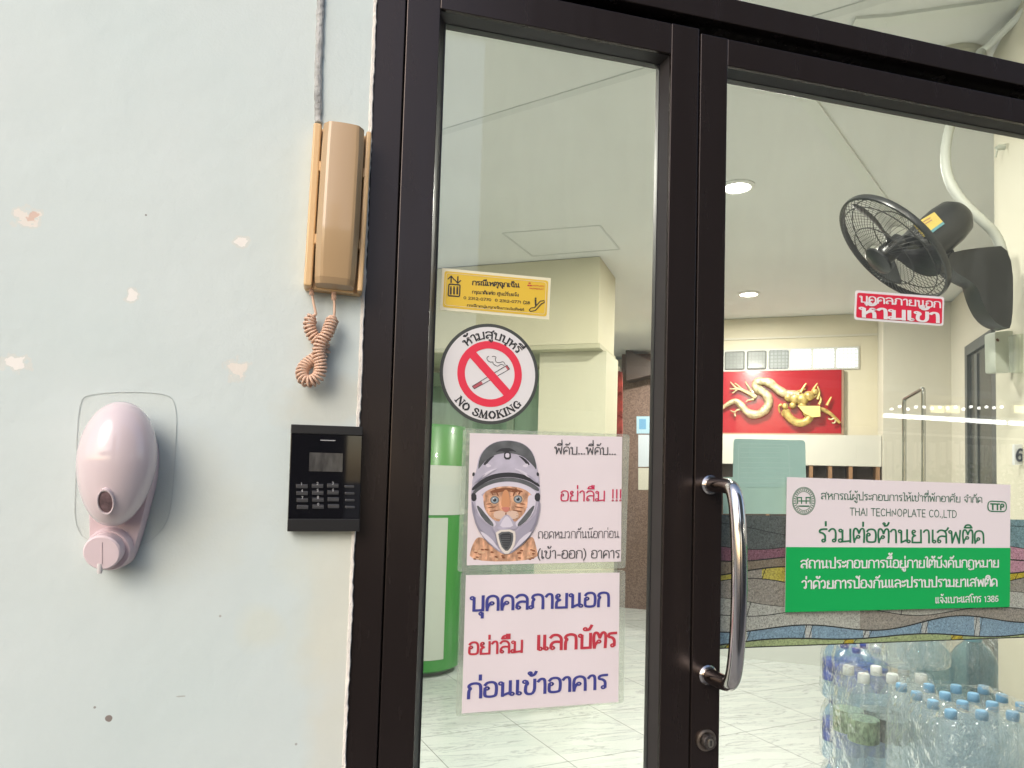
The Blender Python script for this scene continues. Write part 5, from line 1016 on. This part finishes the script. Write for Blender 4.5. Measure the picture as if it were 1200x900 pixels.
# ------------------------------------------------------------------ water bottles in shrink wrap
PET = clear('bottle_plastic', (.93, .96, .975), 1.0, .10, (.70, .82, .90), .03, 1.5, bump=(60, .003)); PETB = clear('bottle_plastic_blue', (.70, .84, .94), 1.0, .12, (.32, .52, .75), .03, 1.5, bump=(60, .004)); PETD = clear('bottle_plastic_teal', (.55, .72, .78), 1.0, .22, (.22, .38, .45), .05, 1.5, bump=(50, .004))
WRAP = clear('shrink_wrap', (.96, .975, .98), 1.0, .05, (.75, .8, .82), .05, 1.6, bump=(26, .032))
CAPB = mat('cap_blue', (.17, .35, .54), .4); CAPW = mat('cap_white', (.62, .64, .64), .4); CAPD = mat('cap_navy', (.035, .06, .30), .4)
LBG = mat('label_green', (.24, .32, .21), .4, vary=(120, .6, (1, 1, .5))); LBGR = mat('label_grey', (.20, .215, .20), .45, vary=(60, .8, (1, 1, .4))); LBN = mat('label_navy', (.05, .08, .38), .4, vary=(50, .6, (1, 1, 1))); LBL = mat('label_pale_blue', (.25, .42, .60), .4, vary=(50, .4, (1, 1, 1)))
def bottle(parent, base, r, h, pet, cap, label=None, lz=(.35, .6), share=None):
    if share:
        b0, kids = share; b = b0.copy(); COL.objects.link(b); b.parent = parent; b.location = Vector(base)-ORG[parent.name]
        for kd in kids: c = kd.copy(); COL.objects.link(c); c.parent = b
        return share
    o = ORG[parent.name]; base = Vector(base)
    prof = [(r*.55, .004), (r*.9, 0), (r, .012), (r, h*.16), (r*.965, h*.18), (r, h*.2), (r, h*.30), (r*.96, h*.33), (r*.96, h*.35)] + [(r*.97, h*.36), (r*.97, h*.60), (r, h*.62), (r, h*.68), (r*.93, h*.75), (r*.72, h*.83), (r*.44, h*.89), (r*.36, h*.91), (r*.36, h*.93)]
    mb = MB(); mb.lathe(prof, Matrix.Identity(4), 24); b = mb.build('bottle', pet, parent, True, origin=Vector((0, 0, 0))); b.location = base-o
    kids = []
    mb = MB(); mb.lathe([(r*.36, h*.915), (r*.38, h*.92), (r*.38, h*.985), (r*.33, h), (0, h)], Matrix.Identity(4), 20); kids.append(mb.build('cap', cap, b, True, origin=Vector((0, 0, 0))))
    if label: mb = MB(); mb.lathe([(r*.985, h*lz[0]), (r*1.005, h*(lz[0]+.01)), (r*1.005, h*(lz[1]-.01)), (r*.985, h*lz[1])], Matrix.Identity(4), 24); kids.append(mb.build('label', label, b, True, origin=Vector((0, 0, 0))))
    return b, kids
def pack(loc, ang, nx, ny, r, h, pet, cap, lab, label=None, lz=(.35, .6), group='packs of bottled water', labels=None):
    t = thing('water_pack', lab, 'water pack', loc, group); F = Matrix.Translation(Vector(loc)) @ Matrix.Rotation(ang, 4, 'Z'); sh_ = {}
    for i in range(nx):
        for j in range(ny):
            p = F @ Vector(((i-(nx-1)/2)*2.02*r, (j-(ny-1)/2)*2.02*r, 0)); lb2 = labels[i % len(labels)] if labels else label
            key = lb2.name if lb2 else ''
            sh_[key] = bottle(t, p, r, h, pet, cap, lb2, lz, sh_.get(key))
    # the wrap: snug sleeve with rounded corners, drawn in over the shoulders
    W_, D_ = nx*1.01*r+.004, ny*1.01*r+.004; mb = MB(); N = 40
    def outl(k, sx, sy): 
        a = 2*math.pi*k/N; c, s = math.cos(a), math.sin(a); e = .28; return (math.copysign(abs(c)**e, c)*sx, math.copysign(abs(s)**e, s)*sy)
    vs = []; lv = [(.0, .90), (.012, 1.0), (h*.3, 1.005), (h*.55, .99), (h*.68, 1.0), (h*.80, .97), (h*.90, .90), (h*1.0, .82), (h*1.015, .55)]
    for z, k_ in lv:
        for k in range(N): x, y = outl(k, W_*k_ + random.uniform(-.002, .002), D_*k_ + random.uniform(-.002, .002)); vs.append(F @ Vector((x, y, z+random.uniform(-.003, .003)*(z > .02))))
    mb.add(vs, [[i*N+k, i*N+(k+1) % N, (i+1)*N+(k+1) % N, (i+1)*N+k] for i in range(len(lv)-1) for k in range(N)]); mb.build('shrink_wrap', WRAP, t, True)
    return t
def dupe(root, dz, lab):
    def cp(o, par):
        c = o.copy(); COL.objects.link(c)
        if par: c.parent = par
        for ch in o.children: cp(ch, c)
        return c
    c = cp(root, None); c.location = root.location+Vector((0, 0, dz)); c['label'] = lab; return c
A0 = R(-14)
# c: blue capped half-litre bottles, right front
h1, r1 = .225, .0335; pc = deep(1141, 828, 1.62); zt = pc.z
loc = Vector((0, 0, 0)); base = pc + CZ.cross(UP).normalized()*0; fwd = Vector((CZ.x, CZ.y, 0)).normalized(); rgt = Vector((CX.x, CX.y, 0)).normalized(); angc = math.atan2(rgt.y, rgt.x)
o = deep(1141, 828, 1.62); loc = Vector((o.x, o.y, 0))+fwd*.075+rgt*.035; z0 = zt-h1
k1 = pack((*loc.xy, z0), angc, 4, 4, r1, h1, PET, CAPB, 'wrapped pack of clear bottles with light blue caps, front right', lz=(.02, .30), label=None)
n_ = int(z0/(h1+.004)); 
for k in range(n_): dupe(k1, -(h1+.004)*(k+1), 'wrapped bottle pack stacked beneath the light blue capped pack')
# b: large labelled bottles, centre
h2, r2 = .30, .040; o = deep(1046, 790, 1.98); loc = Vector((o.x, o.y, 0))+fwd*.045; z0 = o.z-h2
k2 = pack((*loc.xy, z0), angc+.05, 3, 2, r2, h2, PET, CAPW, 'wrapped pack of large bottles with green and grey labels', lz=(.40, .60), labels=[LBG, LBGR, LBGR]); dupe(k2, -(h2+.004), 'wrapped pack of large labelled bottles stacked lower down'); dupe(k2, -2*(h2+.004), 'wrapped pack of large labelled bottles at the foot of its stack')
o2 = deep(1070, 802, 2.05); k3 = pack((*(Vector((o2.x, o2.y, 0))+fwd*.03).xy, z0+h2+.006), angc+.05, 2, 2, r2, h2, PET, CAPW, 'clear wrapped bottle pack standing on top of the green labelled pack')
# a: navy printed bottles, left rear
h3, r3 = .19, .033; o = deep(1008, 757, 2.3); loc = Vector((o.x, o.y, 0))+fwd*.04; z0 = o.z-h3
k4 = pack((*loc.xy, z0), angc+.1, 2, 3, r3, h3, PETB, CAPD, 'wrapped bottle pack with navy printed labels, left and top of its stack', label=LBN, lz=(.30, .66))
for k in range(int(z0/(h3+.004))): dupe(k4, -(h3+.004)*(k+1), 'wrapped pack of navy labelled bottles, second from the top' if k == 0 else 'wrapped navy labelled pack lower in its stack')
# d: big teal bottles, right rear
h4, r4 = .33, .075; o = deep(1136, 748, 2.45); loc = Vector((o.x, o.y, 0))+fwd*.1; z0 = o.z-h4
k5 = pack((*loc.xy, z0), angc, 2, 1, r4, h4, PETD, mat('cap_teal', (.10, .28, .36), .4), 'two big teal water bottles in wrap at the rear right'); dupe(k5, -(h4+.004), 'lower wrapped pair of big teal water bottles'); dupe(k5, -2*(h4+.004), 'lowest wrapped pair of big teal water bottles')
# ================================================================== ACROSS THE YARD (seen only as reflections in the glass)
def mirror(px, py, Y): p = at(px, py, Y); return Vector((p.x, -p.y+2*GY, p.z))
BW = mat('yard_white', (.66, .66, .63), .8)
_n = BW.node_tree.nodes; _t = _n.new('ShaderNodeBsdfTranslucent'); _t.inputs[0].default_value = (.9, .9, .85, 1); _x = _n.new('ShaderNodeMixShader'); _x.inputs[0].default_value = .75
BW.node_tree.links.new(_n['Principled BSDF'].outputs[0], _x.inputs[1]); BW.node_tree.links.new(_t.outputs[0], _x.inputs[2]); BW.node_tree.links.new(_x.outputs[0], _n['Material Output'].inputs[0])
mb = MB(); mb.box(3.6, 34, -16.3, -16, -.12, 19); hs_ = tag(mb.build('yard_building', mat('yard_wall', (.20, .19, .17), .8, vary=(1, .1, (1, 1, 1)))), 'tall dark building across the yard, raised to darken reflections in the right door', 'building')  # height and dark tone shaped so the right stiles reflect dark
for k in range(7): mb = MB(); mb.box(4.2+k*3.4, 5.8+k*3.4, -15.998, -15.95, 1.2, 2.6); mb.build('window', mat('yard_glass', (.05, .06, .07), .15), hs_)
Yr = 7.0
a, b = mirror(1030, 512, Yr), mirror(1178, 530, Yr)
fnc = thing('slat_fence', 'white slatted fence across the yard', 'fence', ((a.x+b.x)/2, a.y, 0))
x = a.x
while x < b.x+2.5:
    wd_ = random.uniform(.03, .09); mb = MB(); mb.box(x, x+wd_, a.y, a.y+.03, .4, a.z+random.uniform(-.06, .0), bev=.004); mb.build('slat', BW, fnc); x += wd_+random.uniform(.03, .12)
mb = MB(); mb.box(a.x, x, a.y-.03, a.y-.001, a.z+.05, a.z+.08); mb.build('rail', BW, fnc)
a, b = mirror(1037, 487, Yr), mirror(1178, 487, Yr)
for k, (xa, xb) in enumerate(((a.x, b.x), (b.x+.08, b.x+1.6))):
    t = thing('strip_lamp', 'lit fluorescent strip lamp under the car port roof', 'lamp', (xa, a.y, a.z), 'car port lamps')
    mb = MB(); mb.tube([Vector((xa, a.y, a.z)), Vector((xb, a.y, a.z))], .028, 12); mb.build('tube', mat('tube_lit', (.9, .9, .9), .4, emit=(1, 1, .94), estr=9), t)
    mb = MB(); mb.box(xa, xb, a.y-.04, a.y+.04, a.z+.03, a.z+.07); mb.build('batten', mat('lamp_trim'), t)
mb = MB(); mb.box(-8, 14, a.y-5, a.y-.2, a.z+.35, a.z+.45); tag(mb.build('car_port_roof', mat('port_roof', (.35, .34, .32), .7)), 'flat car port roof across the yard', 'roof')
a3, b3 = mirror(1045, 477, Yr), mirror(1174, 477, Yr)
t = thing('bulb_string', 'string of small lit bulbs above the strip lamps', 'lamp', a3)
mb = MB(); mb.tube([a3+UP*.03, b3+UP*.03], .006, 6); mb.build('cable', mat('black_hole'), t)
for k in range(15):
    p = a3.lerp(b3, k/14)+UP*random.uniform(-.03, .01); mb = MB(); mb.lathe([(.022*math.sin(math.pi*i/6), -.022*math.cos(math.pi*i/6)) for i in range(7)], Matrix.Translation(p), 10); mb.build('bulb', mat('bulb_lit', (.9, .9, .9), .4, emit=(1, .97, .9), estr=9), t, True)
for k, (p0, p1) in enumerate((((1092, 475), (1107, 484)), ((1110, 475), (1125, 484)), ((1190, 475), (1206, 484)))):
    a2, b2 = mirror(*p0, Yr+.6), mirror(*p1, Yr+.6); t = thing('panel_lamp', 'lit warm square panel lamp under the car port roof', 'lamp', (a2.x, a2.y, b2.z), 'car port panel lamps')
    mb = MB(); mb.box(min(a2.x, b2.x), max(a2.x, b2.x), a2.y-.02, a2.y, b2.z, a2.z, bev=.004); mb.build('diffuser', mat('panel_lit', (.8, .7, .4), .5, emit=(1, .86, .42), estr=4.5), t)
    mb = MB(); mb.box(min(a2.x, b2.x)-.02, max(a2.x, b2.x)+.02, a2.y-.06, a2.y-.021, b2.z-.02, a2.z+.02); mb.build('housing', mat('lamp_trim'), t)
# hedge of leaves below the fence
mb = MB(); ax, bx_ = mirror(1060, 530, 6.6).x, mirror(1220, 530, 6.6).x
for k in range(2600):
    c = Vector((random.uniform(ax, bx_), -6.5+random.uniform(-.25, .25), random.uniform(.3, 1.72)+.1*math.sin(k))); d = Vector((random.uniform(-1, 1), random.uniform(-1, 1), random.uniform(-1, 1))).normalized(); e = d.orthogonal().normalized(); s = random.uniform(.03, .06)
    mb.add([c-d*s, c+e*s*.5, c+d*s, c-e*s*.5], [[0, 1, 2, 3]])
tag(mb.build('hedge', mat('hedge_leaf', (.10, .16, .035), .5)), 'loose green hedge across the yard', 'hedge')
